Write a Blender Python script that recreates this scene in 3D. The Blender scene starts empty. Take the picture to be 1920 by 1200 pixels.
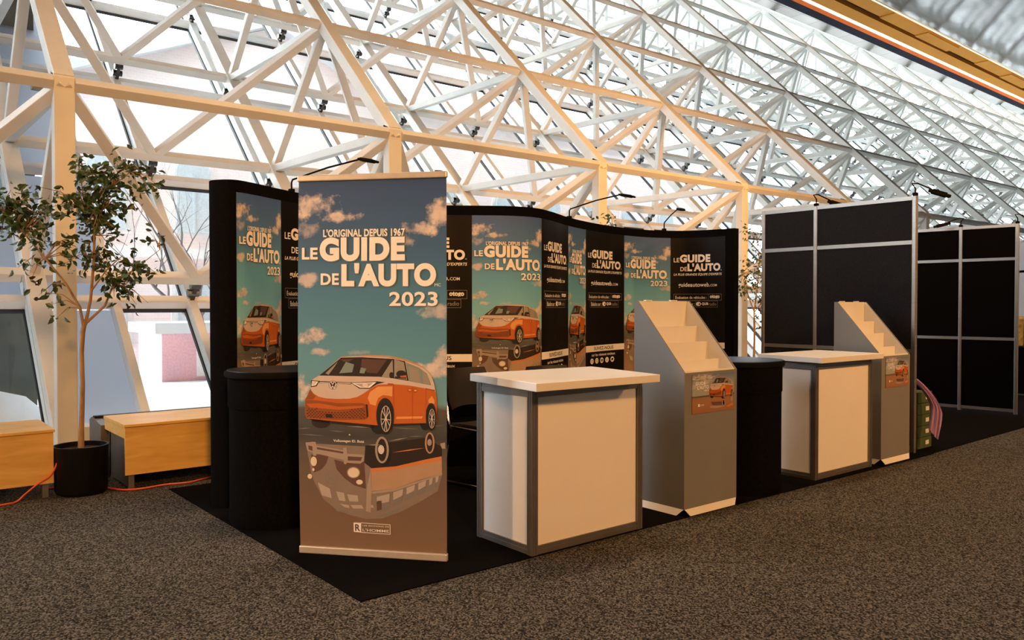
import bpy, bmesh, math, random
from mathutils import Vector, Matrix
random.seed(7)
sc = bpy.context.scene
COL = sc.collection
R = math.radians
# ------------------------------------------------------------------ camera
EYE = 1.42
YAW, PITCH = 0.8891, 0.0183
cam_d = bpy.data.cameras.new('camera')
cam_d.sensor_width = 36
cam_d.lens = 36 * 1517.3 / 1920
cam_d.clip_end = 400
cam = bpy.data.objects.new('camera', cam_d)
COL.objects.link(cam)
FWD = Vector((math.cos(YAW) * math.cos(PITCH), math.sin(YAW) * math.cos(PITCH), -math.sin(PITCH)))
cam.location = (0, 0, EYE)
cam.rotation_euler = FWD.to_track_quat('-Z', 'Y').to_euler()
sc.camera = cam
# ------------------------------------------------------------------ world, lamps, exposure
sc.view_settings.view_transform = 'Standard'
sc.view_settings.look = 'None'
sc.view_settings.gamma = 1
sc.view_settings.exposure = 0.0
sc.view_settings.use_curve_mapping = False
w = bpy.data.worlds.new('overcast')
sc.world = w
w.use_nodes = True
bg = w.node_tree.nodes['Background']
bg.inputs[0].default_value = (0.90, 0.96, 1.0, 1)
bg.inputs[1].default_value = 9.0


def lamp(name, loc, aim, power, col, size, spread=180):
    d = bpy.data.lights.new(name, 'AREA')
    d.shape = 'DISK'
    d.size = size
    d.energy = power
    d.color = col
    d.spread = R(spread)
    o = bpy.data.objects.new(name, d)
    COL.objects.link(o)
    o.location = loc
    o.rotation_euler = (Vector(aim) - Vector(loc)).to_track_quat('-Z', 'Y').to_euler()
    return o


WARM = (1.0, 0.46, 0.13)
lamp('hall_spotlight', (-2.2, -8.0, 6.4), (2.6, 5.0, 0.6), 122, WARM, 0.9, 62)
lamp('hall_spotlight', (8.0, -8.0, 6.4), (7.6, 4.5, 0.6), 112, WARM, 0.9, 62)
lamp('hall_spotlight', (20.0, -6.0, 6.6), (14.0, 5.5, 0.8), 150, WARM, 0.9, 62)
lamp('hall_spotlight', (0.5, -5.0, 5.6), (3.4, 8.8, 4.3), 48, WARM, 0.7, 44)
lamp('hall_spotlight', (7.0, -5.0, 5.6), (11.5, 9.0, 4.4), 165, WARM, 0.7, 44)
lamp('added_overhead_fill', (3.4, 4.9, 12.0), (3.4, 4.6, 0), 165, (1.0, 0.66, 0.38), 2.0, 100)  # added fill pair above the booths to brighten the tops; no fixture there
lamp('added_overhead_fill', (8.4, 4.9, 12.0), (8.4, 4.6, 0), 165, (1.0, 0.66, 0.38), 2.0, 100)
lamp('hall_spotlight', (-5.3, 4.3, 2.9), (3.0, 3.7, 0.8), 62, (1.0, 0.60, 0.30), 0.5, 90)


# ------------------------------------------------------------------ materials
def nodes(m):
    m.use_nodes = True
    nt = m.node_tree
    return nt, nt.nodes, nt.links, nt.nodes['Principled BSDF']


def pm(name, col, rough=0.6, metal=0.0, var=0.06, scale=20.0, bump=0.0, spec=0.5, bscale=None, stretch=None):
    m = bpy.data.materials.new(name)
    nt, N, L, b = nodes(m)
    b.inputs['Roughness'].default_value = rough
    b.inputs['Metallic'].default_value = metal
    b.inputs['Specular IOR Level'].default_value = spec
    tc = N.new('ShaderNodeTexCoord')
    src = tc.outputs['Object']
    if stretch:
        mp = N.new('ShaderNodeMapping')
        mp.inputs['Scale'].default_value = stretch
        L.new(src, mp.inputs[0])
        src = mp.outputs[0]
    nz = N.new('ShaderNodeTexNoise')
    nz.inputs['Scale'].default_value = scale
    nz.inputs['Detail'].default_value = 4
    L.new(src, nz.inputs['Vector'])
    cr = N.new('ShaderNodeValToRGB')
    cr.color_ramp.elements[0].position = 0.3
    cr.color_ramp.elements[1].position = 0.7
    cr.color_ramp.elements[0].color = tuple(max(0, c * (1 - var)) for c in col) + (1,)
    cr.color_ramp.elements[1].color = tuple(min(1, c * (1 + var)) for c in col) + (1,)
    L.new(nz.outputs['Fac'], cr.inputs[0])
    L.new(cr.outputs[0], b.inputs['Base Color'])
    if bump:
        n2 = nz
        if bscale:
            n2 = N.new('ShaderNodeTexNoise')
            n2.inputs['Scale'].default_value = bscale
            L.new(src, n2.inputs['Vector'])
        bp = N.new('ShaderNodeBump')
        bp.inputs['Strength'].default_value = bump
        bp.inputs['Distance'].default_value = 0.01
        L.new(n2.outputs['Fac'], bp.inputs['Height'])
        L.new(bp.outputs[0], b.inputs['Normal'])
    return m


M = {}
M['steel'] = pm('white_painted_steel', (0.70, 0.70, 0.66), 0.45, var=0.05, scale=3)
M['mullion'] = pm('white_mullion_paint', (0.74, 0.76, 0.76), 0.4, var=0.04, scale=3)
M['gasket'] = pm('black_gasket', (0.01, 0.01, 0.011), 0.6)
M['infill'] = pm('pale_frosted_panel', (0.34, 0.36, 0.40), 0.6, var=0.06, scale=1.5)
_n, _l = M['infill'].node_tree.nodes, M['infill'].node_tree.links
_t = _n.new('ShaderNodeBsdfTranslucent')
_t.inputs[0].default_value = (0.74, 0.79, 0.86, 1)
_m = _n.new('ShaderNodeMixShader')
_m.inputs[0].default_value = 0.75
_l.new(_n['Principled BSDF'].outputs[0], _m.inputs[1])
_l.new(_t.outputs[0], _m.inputs[2])
_l.new(_m.outputs[0], _n['Material Output'].inputs[0])
M['bracket'] = pm('dark_metal_bracket', (0.07, 0.065, 0.06), 0.25, 0.8)
M['bracketpaint'] = pm('painted_bracket', (0.35, 0.28, 0.20), 0.5)
M['black'] = pm('black_loop_fabric', (0.0042, 0.004, 0.004), 0.95, var=0.3, scale=60, bump=0.3, spec=0.03)
M['blackprint'] = pm('black_print_vinyl', (0.007, 0.006, 0.006), 0.45, var=0.1, spec=0.10)
M['felt'] = pm('charcoal_panel_cloth', (0.017, 0.0165, 0.019), 0.9, var=0.2, scale=80, bump=0.2, spec=0.1)
M['feltdark'] = pm('black_panel_cloth', (0.003, 0.0028, 0.0028), 0.95, var=0.2, scale=80, bump=0.2, spec=0.02)
M['alu'] = pm('brushed_aluminium', (0.33, 0.31, 0.29), 0.38, 0.85, var=0.08, scale=8, stretch=(1, 1, 30))
M['aludark'] = pm('anodised_counter_profile', (0.22, 0.205, 0.19), 0.4, 0.7, var=0.08, scale=8)
M['chrome'] = pm('chrome_tube', (0.75, 0.75, 0.75), 0.12, 1.0, var=0.02)
M['whitelam'] = pm('white_laminate', (0.80, 0.78, 0.75), 0.35, var=0.02, scale=4)
M['whitepanel'] = pm('white_infill_board', (0.80, 0.78, 0.75), 0.5, var=0.02, scale=2)
M['whitecard'] = pm('white_cardboard', (0.80, 0.78, 0.74), 0.6, var=0.03, scale=6)
M['greycard'] = pm('grey_cardboard', (0.21, 0.205, 0.195), 0.5, 0.1, var=0.04, scale=3)
M['blackplastic'] = pm('black_plastic', (0.008, 0.0075, 0.0075), 0.5, var=0.1, spec=0.12)
M['lid'] = pm('black_podium_lid', (0.014, 0.016, 0.021), 0.38, var=0.1, scale=6, spec=0.35)
M['lidsky'] = pm('sky_tinted_lid_board', (0.06, 0.115, 0.23), 0.4, var=0.08, scale=5, spec=0.3)  # bluish sky reflection put into the base colour of the lid
M['armblack'] = pm('matt_black_metal', (0.007, 0.0065, 0.0065), 0.8, var=0.1, spec=0.04)
M['rug'] = pm('black_booth_carpet', (0.005, 0.0046, 0.0048), 1.0, var=0.5, scale=160, bump=0.6, spec=0.03)
M['cord'] = pm('orange_cord_rubber', (0.80, 0.11, 0.02), 0.45)
M['pot'] = pm('black_planter_plastic', (0.0065, 0.006, 0.0065), 0.5, spec=0.15)
M['soil'] = pm('dark_soil', (0.03, 0.02, 0.013), 1.0, var=0.5, scale=60, bump=0.8)
M['bark'] = pm('pale_ficus_bark', (0.30, 0.19, 0.10), 0.85, var=0.35, scale=25, bump=0.5, stretch=(1, 1, 0.3))
M['leaf'] = pm('ficus_leaf', (0.034, 0.070, 0.018), 0.42, var=0.6, scale=9)
M['heater'] = pm('grey_convector_metal', (0.16, 0.155, 0.15), 0.45, 0.5)
M['chairplastic'] = pm('brown_black_chair_plastic', (0.014, 0.010, 0.009), 0.5)
M['lilac'] = pm('lilac_cloth', (0.42, 0.25, 0.46), 0.8, var=0.15, scale=12, bump=0.2)
M['greenbox'] = pm('green_box_board', (0.05, 0.085, 0.015), 0.7, var=0.1)
M['darkred'] = pm('dark_red_cloth', (0.10, 0.012, 0.012), 0.9)
M['posterwhite'] = pm('pale_poster_board', (0.62, 0.64, 0.70), 0.5, var=0.05, scale=2)
M['yellow'] = pm('yellow_packaging', (0.55, 0.30, 0.05), 0.6, var=0.4, scale=14)
M['wallpaint'] = pm('warm_grey_wall_paint', (0.42, 0.38, 0.33), 0.8, var=0.05, scale=1)
M['gold'] = pm('ochre_soffit_paint', (0.46, 0.19, 0.025), 0.85, var=0.05, scale=1, spec=0.08)
M['orangetrim'] = pm('orange_edge_paint', (0.60, 0.12, 0.012), 0.8, var=0.1, scale=1, spec=0.08)
M['slotblack'] = pm('black_slot', (0.004, 0.004, 0.004), 0.9)
M['navy'] = pm('dark_blue_fascia', (0.016, 0.015, 0.024), 0.9, var=0.3, spec=0.05)
M['concrete'] = pm('dark_green_grey_concrete', (0.10, 0.105, 0.09), 0.9, var=0.25, scale=2, bump=0.3)
M['snow'] = pm('street_snow', (0.62, 0.64, 0.66), 0.9, var=0.12, scale=0.8, bump=0.3)
M['stone'] = pm('pale_stone_trim', (0.78, 0.74, 0.72), 0.8)
M['shedpink'] = pm('pink_painted_wall', (0.74, 0.42, 0.46), 0.8, var=0.1)
M['darkglass'] = pm('far_window_glass', (0.52, 0.58, 0.62), 0.4, var=0.1)
M['treebark'] = pm('grey_tree_bark', (0.20, 0.18, 0.18), 0.9, var=0.2)
# printed inks
INK = {}
for k, c in dict(white=(0.84, 0.82, 0.80), shadow=(0.10, 0.15, 0.18), cream=(0.58, 0.47, 0.41), creamdark=(0.46, 0.36, 0.33), orange=(0.50, 0.118, 0.018),
                 orangedark=(0.27, 0.075, 0.02), orangelight=(0.72, 0.32, 0.11), dark=(0.028, 0.02, 0.018), tyre=(0.018, 0.017, 0.017),
                 glasstan=(0.30, 0.27, 0.22), glassgreen=(0.20, 0.27, 0.25), brownglass=(0.10, 0.055, 0.04), silver=(0.62, 0.58, 0.55),
                 refbeige=(0.235, 0.185, 0.15), refcream=(0.36, 0.29, 0.24), refbrown=(0.12, 0.065, 0.05), refwin=(0.42, 0.36, 0.32),
                 refgrey=(0.20, 0.18, 0.16), reforange=(0.58, 0.20, 0.06), reftan=(0.42, 0.27, 0.17), lamp=(0.72, 0.62, 0.48), black=(0.012, 0.011, 0.010),
                 greyline=(0.16, 0.14, 0.13), watermid=(0.14, 0.15, 0.14), waterlight=(0.30, 0.30, 0.28), greytext=(0.25, 0.22, 0.20)).items():
    INK[k] = pm('ink_' + k, c, 0.5, var=0.03, scale=15, spec=0.25)


def carpet_mat():
    m = bpy.data.materials.new('grey_brown_loop_carpet')
    nt, N, L, b = nodes(m)
    b.inputs['Roughness'].default_value = 1
    b.inputs['Specular IOR Level'].default_value = 0.05
    tc = N.new('ShaderNodeTexCoord')
    n1 = N.new('ShaderNodeTexVoronoi')
    n1.inputs['Scale'].default_value = 135
    n1.voronoi_dimensions = '2D'
    bw = N.new('ShaderNodeRGBToBW')
    L.new(n1.outputs['Color'], bw.inputs[0])
    n2 = N.new('ShaderNodeTexNoise')
    n2.inputs['Scale'].default_value = 0.9
    n2.inputs['Detail'].default_value = 3
    L.new(tc.outputs['Object'], n1.inputs['Vector'])
    L.new(tc.outputs['Object'], n2.inputs['Vector'])
    cr = N.new('ShaderNodeValToRGB')
    e = cr.color_ramp.elements
    e[0].position, e[0].color = 0.22, (0.014, 0.013, 0.012, 1)
    e[1].position, e[1].color = 0.80, (0.175, 0.163, 0.143, 1)
    x = e.new(0.5)
    x.color = (0.056, 0.052, 0.046, 1)
    L.new(bw.outputs[0], cr.inputs[0])
    mx = N.new('ShaderNodeMix')
    mx.data_type = 'RGBA'
    mx.blend_type = 'MULTIPLY'
    mx.inputs[0].default_value = 0.5
    c2 = N.new('ShaderNodeValToRGB')
    c2.color_ramp.elements[0].position = 0.3
    c2.color_ramp.elements[1].position = 0.7
    c2.color_ramp.elements[0].color = (0.72, 0.72, 0.74, 1)
    c2.color_ramp.elements[1].color = (1, 1, 1, 1)
    L.new(n2.outputs['Fac'], c2.inputs[0])
    L.new(cr.outputs[0], mx.inputs[6])
    L.new(c2.outputs[0], mx.inputs[7])
    L.new(mx.outputs[2], b.inputs['Base Color'])
    return m


def wood_mat():
    m = bpy.data.materials.new('birch_plywood')
    nt, N, L, b = nodes(m)
    b.inputs['Roughness'].default_value = 0.32
    tc = N.new('ShaderNodeTexCoord')
    mp = N.new('ShaderNodeMapping')
    mp.inputs['Scale'].default_value = (1.2, 5, 7)
    L.new(tc.outputs['Object'], mp.inputs[0])
    n = N.new('ShaderNodeTexNoise')
    n.inputs['Scale'].default_value = 3.0
    n.inputs['Detail'].default_value = 8
    n.inputs['Distortion'].default_value = 0.6
    L.new(mp.outputs[0], n.inputs['Vector'])
    cr = N.new('ShaderNodeValToRGB')
    e = cr.color_ramp.elements
    e[0].position, e[0].color = 0.3, (0.72, 0.40, 0.09, 1)
    e[1].position, e[1].color = 0.75, (0.88, 0.56, 0.17, 1)
    L.new(n.outputs['Fac'], cr.inputs[0])
    L.new(cr.outputs[0], b.inputs['Base Color'])
    return m


def glass_mat():
    m = bpy.data.materials.new('clear_pane_glass')
    m.use_nodes = True
    N, L = m.node_tree.nodes, m.node_tree.links
    N.clear()
    out = N.new('ShaderNodeOutputMaterial')
    mix = N.new('ShaderNodeMixShader')
    tr = N.new('ShaderNodeBsdfTransparent')
    tr.inputs[0].default_value = (0.93, 0.97, 0.97, 1)
    gl = N.new('ShaderNodeBsdfGlossy')
    gl.inputs['Roughness'].default_value = 0.02
    mix.inputs[0].default_value = 0.03
    L.new(tr.outputs[0], mix.inputs[1])
    L.new(gl.outputs[0], mix.inputs[2])
    L.new(mix.outputs[0], out.inputs[0])
    return m


def mirror_tile_mat(name='polished_metal_ceiling_tile', k=1.0, rough=0.10):
    m = bpy.data.materials.new(name)
    nt, N, L, b = nodes(m)
    b.inputs['Metallic'].default_value = 1
    b.inputs['Roughness'].default_value = rough
    tc = N.new('ShaderNodeTexCoord')
    br = N.new('ShaderNodeTexBrick')
    br.offset = 0
    br.inputs['Scale'].default_value = 1
    br.inputs['Brick Width'].default_value = 1.2
    br.inputs['Row Height'].default_value = 1.2
    br.inputs['Mortar Size'].default_value = 0.012
    br.inputs['Color1'].default_value = (0.048 * k, 0.043 * k, 0.038 * k, 1)
    br.inputs['Color2'].default_value = (0.056 * k, 0.050 * k, 0.044 * k, 1)
    br.inputs['Mortar'].default_value = (0.015, 0.013, 0.012, 1)
    L.new(tc.outputs['Object'], br.inputs['Vector'])
    L.new(br.outputs[0], b.inputs['Base Color'])
    nz = N.new('ShaderNodeTexNoise')
    nz.inputs['Scale'].default_value = 1.6
    L.new(tc.outputs['Object'], nz.inputs['Vector'])
    bp = N.new('ShaderNodeBump')
    bp.inputs['Strength'].default_value = 0.06
    bp.inputs['Distance'].default_value = 0.04
    L.new(nz.outputs['Fac'], bp.inputs['Height'])
    L.new(bp.outputs[0], b.inputs['Normal'])
    return m


def emit_mat(name, col, s):
    m = bpy.data.materials.new(name)
    nt, N, L, b = nodes(m)
    b.inputs['Base Color'].default_value = (*col, 1)
    b.inputs['Emission Color'].default_value = (*col, 1)
    b.inputs['Emission Strength'].default_value = s
    return m


def brick_mat():
    m = bpy.data.materials.new('pink_red_brick')
    nt, N, L, b = nodes(m)
    b.inputs['Roughness'].default_value = 0.9
    tc = N.new('ShaderNodeTexCoord')
    mp = N.new('ShaderNodeMapping')
    mp.inputs['Rotation'].default_value = (R(90), 0, 0)
    L.new(tc.outputs['Object'], mp.inputs[0])
    br = N.new('ShaderNodeTexBrick')
    br.inputs['Scale'].default_value = 3
    br.inputs['Color1'].default_value = (0.80, 0.66, 0.64, 1)
    br.inputs['Color2'].default_value = (0.84, 0.70, 0.68, 1)
    br.inputs['Mortar'].default_value = (0.82, 0.76, 0.74, 1)
    L.new(mp.outputs[0], br.inputs['Vector'])
    L.new(br.outputs[0], b.inputs['Base Color'])
    return m


def sky_print_mat(name, clouds, stops, brown=True):
    """Printed artwork of a cloudy sky over brown water; UV runs 0..1 across the sheet."""
    m = bpy.data.materials.new(name)
    nt, N, L, b = nodes(m)
    b.inputs['Roughness'].default_value = 0.5
    b.inputs['Specular IOR Level'].default_value = 0.25
    uv = N.new('ShaderNodeUVMap')
    sep = N.new('ShaderNodeSeparateXYZ')
    L.new(uv.outputs[0], sep.inputs[0])

    def math_(op, a, bb=None, clamp=False):
        n = N.new('ShaderNodeMath')
        n.operation = op
        n.use_clamp = clamp
        for i, v in enumerate((a, bb)):
            if v is None:
                continue
            if isinstance(v, (int, float)):
                n.inputs[i].default_value = v
            else:
                L.new(v, n.inputs[i])
        return n.outputs[0]

    mp = N.new('ShaderNodeMapping')
    mp.inputs['Scale'].default_value = (1.0, 2.4, 1)
    L.new(uv.outputs[0], mp.inputs[0])
    nz = N.new('ShaderNodeTexNoise')
    nz.inputs['Scale'].default_value = 8
    nz.inputs['Detail'].default_value = 7
    nz.inputs['Roughness'].default_value = 0.62
    L.new(mp.outputs[0], nz.inputs['Vector'])
    n2 = N.new('ShaderNodeTexNoise')
    n2.inputs['Scale'].default_value = 5
    n2.inputs['Detail'].default_value = 5
    mp2 = N.new('ShaderNodeMapping')
    mp2.inputs['Scale'].default_value = (0.8, 8, 1)
    L.new(uv.outputs[0], mp2.inputs[0])
    L.new(mp2.outputs[0], n2.inputs['Vector'])
    ramp = N.new('ShaderNodeValToRGB')
    e = ramp.color_ramp.elements
    e[0].position, e[0].color = stops[0][0], (*stops[0][1], 1)
    e[1].position, e[1].color = stops[-1][0], (*stops[-1][1], 1)
    for p, c in stops[1:-1]:
        x = e.new(p)
        x.color = (*c, 1)
    vv = math_('ADD', sep.outputs[1], math_('MULTIPLY', math_('SUBTRACT', n2.outputs['Fac'], 0.5), 0.03))
    L.new(vv, ramp.inputs[0])
    tot = None
    for (cu, cv, ru, rv, st) in clouds:
        du = math_('DIVIDE', math_('SUBTRACT', sep.outputs[0], cu), ru)
        dv = math_('DIVIDE', math_('SUBTRACT', sep.outputs[1], cv), rv)
        d = math_('SQRT', math_('ADD', math_('MULTIPLY', du, du), math_('MULTIPLY', dv, dv)))
        s = math_('SUBTRACT', math_('ADD', 1.0, math_('MULTIPLY', math_('SUBTRACT', nz.outputs['Fac'], 0.5), 3.6)), d)
        s = math_('MULTIPLY', math_('MULTIPLY', s, 1.5, True), st)
        tot = s if tot is None else math_('MAXIMUM', tot, s)
    mx = N.new('ShaderNodeMix')
    mx.data_type = 'RGBA'
    L.new(tot, mx.inputs[0])
    L.new(ramp.outputs[0], mx.inputs[6])
    c3 = N.new('ShaderNodeValToRGB')
    c3.color_ramp.elements[0].position = 0.38
    c3.color_ramp.elements[1].position = 0.62
    c3.color_ramp.elements[0].color = (0.36, 0.36, 0.42, 1)
    c3.color_ramp.elements[1].color = (0.66, 0.58, 0.53, 1)
    L.new(nz.outputs['Fac'], c3.inputs[0])
    L.new(c3.outputs[0], mx.inputs[7])
    L.new(mx.outputs[2], b.inputs['Base Color'])
    return m


M['carpet'] = carpet_mat()
M['birch'] = wood_mat()
M['glass'] = glass_mat()
M['tile'] = mirror_tile_mat()
M['tilelight'] = mirror_tile_mat('satin_metal_ceiling_tile', 4.0, 0.3)
M['strip'] = emit_mat('warm_white_tube', (1.0, 0.78, 0.48), 3.0)
M['brick'] = brick_mat()
SKYSTOPS = [(0.0, (0.21, 0.135, 0.08)), (0.10, (0.18, 0.115, 0.075)), (0.22, (0.135, 0.10, 0.075)), (0.27, (0.105, 0.09, 0.075)), (0.31, (0.055, 0.055, 0.055)),
            (0.345, (0.075, 0.08, 0.08)), (0.385, (0.10, 0.085, 0.07)), (0.40, (0.15, 0.33, 0.40)), (0.50, (0.115, 0.31, 0.41)), (0.66, (0.075, 0.23, 0.36)),
            (0.80, (0.052, 0.13, 0.25)), (1.0, (0.036, 0.075, 0.19))]
CLOUDS = [(0.10, 0.925, 0.17, 0.035, 1), (0.28, 0.895, 0.12, 0.018, 1), (0.02, 0.86, 0.16, 0.02, 0.5), (0.97, 0.90, 0.12, 0.04, 1), (0.82, 0.86, 0.13, 0.022, 1), (0.72, 0.835, 0.06, 0.02, 0.6),
          (0.07, 0.73, 0.11, 0.02, 0.8), (0.09, 0.575, 0.11, 0.022, 1), (0.15, 0.535, 0.09, 0.012, 0.8), (0.30, 0.475, 0.04, 0.03, 0.45), (0.33, 0.44, 0.03, 0.02, 0.4),
          (0.90, 0.485, 0.15, 0.022, 1), (0.98, 0.52, 0.06, 0.04, 0.9), (0.02, 0.44, 0.07, 0.03, 1), (0.95, 0.64, 0.10, 0.02, 0.7), (0.42, 0.535, 0.08, 0.008, 0.4)]
M['skyprint'] = sky_print_mat('printed_cloudy_sky', CLOUDS, SKYSTOPS)
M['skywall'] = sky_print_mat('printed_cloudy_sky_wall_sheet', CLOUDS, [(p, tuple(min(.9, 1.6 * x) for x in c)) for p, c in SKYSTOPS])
M['posterprint'] = sky_print_mat('printed_landscape_poster', [(0.25, 0.92, 0.3, 0.10, 1), (0.4, 0.8, 0.15, 0.08, 0.8), (0.1, 0.7, 0.2, 0.1, 0.5)],
                                 [(0.0, (0.30, 0.14, 0.07)), (0.3, (0.34, 0.17, 0.08)), (0.40, (0.28, 0.16, 0.08)), (0.43, (0.04, 0.04, 0.03)), (0.46, (0.35, 0.36, 0.32)), (0.7, (0.30, 0.36, 0.38)), (1, (0.14, 0.18, 0.28))])


# ------------------------------------------------------------------ mesh helpers
class MB:
    def __init__(s):
        s.v, s.f, s.m = [], [], []

    def add(s, vs, fs, mi=0):
        o = len(s.v)
        s.v += [Vector(v) for v in vs]
        s.f += [[i + o for i in f] for f in fs]
        s.m += [mi] * len(fs)
        return s

    def box(s, x0, x1, y0, y1, z0, z1, mi=0):
        return s.add([(x, y, z) for z in (z0, z1) for y in (y0, y1) for x in (x0, x1)],
                     [(0, 2, 3, 1), (4, 5, 7, 6), (0, 1, 5, 4), (2, 6, 7, 3), (0, 4, 6, 2), (1, 3, 7, 5)], mi)

    def beam(s, p, q, wd, ht, up=(0, 0, 1), mi=0):
        p, q, up = Vector(p), Vector(q), Vector(up)
        d = (q - p).normalized()
        a = d.cross(up)
        if a.length < 1e-4:
            a = d.cross(Vector((1, 0, 0)))
        a.normalize()
        b = a.cross(d)
        a, b = a * wd / 2, b * ht / 2
        vs = [e + i * a + j * b for e in (p, q) for (i, j) in ((-1, -1), (1, -1), (1, 1), (-1, 1))]
        return s.add(vs, [(3, 2, 1, 0), (4, 5, 6, 7), (0, 1, 5, 4), (1, 2, 6, 5), (2, 3, 7, 6), (3, 0, 4, 7)], mi)

    def tube(s, pts, r, n=8, mi=0):
        pts = [Vector(p) for p in pts]
        rs = r if isinstance(r, (list, tuple)) else [r] * len(pts)
        vs = []
        ref = None
        for i, p in enumerate(pts):
            d = (pts[min(i + 1, len(pts) - 1)] - pts[max(i - 1, 0)]).normalized()
            if ref is None:
                ref = d.orthogonal().normalized()
            a = (ref - d * ref.dot(d))
            if a.length < 1e-5:
                a = d.orthogonal()
            a.normalize()
            ref = a
            b = d.cross(a)
            for k in range(n):
                t = 2 * math.pi * k / n
                vs.append(p + (a * math.cos(t) + b * math.sin(t)) * rs[i])
        fs = []
        for i in range(len(pts) - 1):
            for k in range(n):
                k2 = (k + 1) % n
                fs.append((i * n + k, i * n + k2, (i + 1) * n + k2, (i + 1) * n + k))
        fs.append(tuple(range(n - 1, -1, -1)))
        fs.append(tuple(range((len(pts) - 1) * n, len(pts) * n)))
        return s.add(vs, fs, mi)

    def lathe(s, prof, n=40, c=(0, 0), shape=None, mi=0):
        """prof: (radius factor or radius, z); shape(t)->(x,y) unit outline."""
        vs, fs = [], []
        for (r, z) in prof:
            for k in range(n):
                t = 2 * math.pi * k / n
                x, y = (math.cos(t), math.sin(t)) if shape is None else shape(t)
                vs.append((c[0] + r * x, c[1] + r * y, z))
        for i in range(len(prof) - 1):
            for k in range(n):
                k2 = (k + 1) % n
                fs.append((i * n + k, i * n + k2, (i + 1) * n + k2, (i + 1) * n + k))
        fs.append(tuple(range(n - 1, -1, -1)))
        fs.append(tuple(range((len(prof) - 1) * n, len(prof) * n)))
        return s.add(vs, fs, mi)

    def prism(s, poly, d, mi=0):
        """closed polygon of 3-D points extruded along the vector d"""
        n = len(poly)
        d = Vector(d)
        vs = [Vector(p) for p in poly] + [Vector(p) + d for p in poly]
        fs = [tuple(range(n - 1, -1, -1)), tuple(range(n, 2 * n))] + [(i, (i + 1) % n, n + (i + 1) % n, n + i) for i in range(n)]
        return s.add(vs, fs, mi)

    def build(s, name, mats, parent=None, smooth=False, bevel=0, fix=True):
        me = bpy.data.meshes.new(name)
        me.from_pydata([tuple(v) for v in s.v], [], s.f)
        for mm in (mats if isinstance(mats, (list, tuple)) else [mats]):
            me.materials.append(mm)
        me.polygons.foreach_set('material_index', s.m)
        if fix:
            b = bmesh.new()
            b.from_mesh(me)
            bmesh.ops.recalc_face_normals(b, faces=b.faces)
            b.to_mesh(me)
            b.free()
        if smooth:
            me.polygons.foreach_set('use_smooth', [True] * len(me.polygons))
        o = bpy.data.objects.new(name, me)
        COL.objects.link(o)
        if parent is not None:
            o.parent = parent
            o.matrix_parent_inverse = Matrix.Translation(-Vector(parent.location))
        if bevel:
            md = o.modifiers.new('bevel', 'BEVEL')
            md.width = bevel
            md.segments = 2
            md.limit_method = 'ANGLE'
        if smooth:
            try:
                me.set_sharp_from_angle(angle=R(40))
            except Exception:
                pass
        return o


def thing(name, label, cat, loc=(0, 0, 0), group=None, kind=None):
    o = bpy.data.objects.new(name, None)
    o.empty_display_size = 0.1
    COL.objects.link(o)
    o.location = loc
    tag(o, label, cat, group, kind)
    return o


def tag(o, label=None, cat=None, group=None, kind=None):
    if label:
        o['label'] = label
    if cat:
        o['category'] = cat
    if group:
        o['group'] = group
    if kind:
        o['kind'] = kind
    return o


def struct(o):
    o['kind'] = 'structure'
    return o
# ------------------------------------------------------------------ setting: hall shell
ZC = 12.3                       # ceiling height
ZT = 12.75                      # top of the upright glazing
fl = struct(MB().box(-9, 72, -10, 9.3, -0.2, 0).build('floor', M['carpet']))


def slab(name, x0, x1, y0, y1, z0, z1, m):
    return struct(MB().box(x0, x1, y0, y1, z0, z1).build(name, M[m]))


slab('wall_left', -9.3, -9, -10, 9.3, 0, ZC, 'wallpaint')
slab('wall_back', -9, 72, -10.3, -10, 0, ZC, 'wallpaint')
slab('wall_right', 72, 72.3, -10, 20.4, 0, ZT, 'wallpaint')
SK = 0.02                       # the soffit runs at a slight angle to the column row


def skew(name, y0, y1, z0, z1, m, xa=-9, xb=72, straight=False):
    f = lambda x, y: y + SK * (x - 32)
    a = y0 if straight else f(xa, y0)
    c = y0 if straight else f(xb, y0)
    return struct(MB().prism([(xa, a, z0), (xb, c, z0), (xb, f(xb, y1), z0), (xa, f(xa, y1), z0)], (0, 0, z1 - z0)).build(name, M[m]))


skew('ceiling', -10, 14.52, ZC, ZC + 0.2, 'tile', straight=True)
skew('ceiling', 16.81, 17.40, ZC, ZC + 0.2, 'tilelight')
slab('ceiling', -9, 72, 16.9, 20.5, ZT, ZT + 0.2, 'mullion')
# soffit bands and the long lamp between the two tiled fields, the near edge stepped every three metres
b = MB()
for i in range(27):
    xa, xb = -9 + 3 * i, -6 + 3 * i
    ya, yb, yc, yd = (y + SK * (x - 32) for x, y in ((xa, 14.48 + .05 * (i % 3)), (xb, 14.48 + .05 * (i % 3)), (xb, 15.10), (xa, 15.10)))
    z = ZC - 0.04 - 0.05 * (i % 3)
    b.prism([(xa, ya, z), (xb, yb, z), (xb, yc, z), (xa, yd, z)], (0, 0, ZC + .2 - z))
struct(b.build('trim_1', M['gold']))
skew('trim_2', 15.10, 15.34, ZC + 0.1, ZC + 0.2, 'slotblack')
skew('trim_3', 15.34, 15.90, ZC - 0.06, ZC + 0.2, 'gold')
skew('trim_4', 16.14, 16.38, ZC - 0.02, ZC + 0.2, 'orangetrim')
skew('trim_5', 16.38, 16.81, ZC - 0.01, ZC + 0.2, 'navy')
sk = lambda x, y: y + SK * (x - 32)
lt = MB().beam((-9, sk(-9, 16.02), ZC), (72, sk(72, 16.02), ZC), .18, .07).build('ceiling_light', M['strip'])
tag(lt, 'long glowing warm white tube running along the edge of the mirrored ceiling', 'ceiling light')
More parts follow.
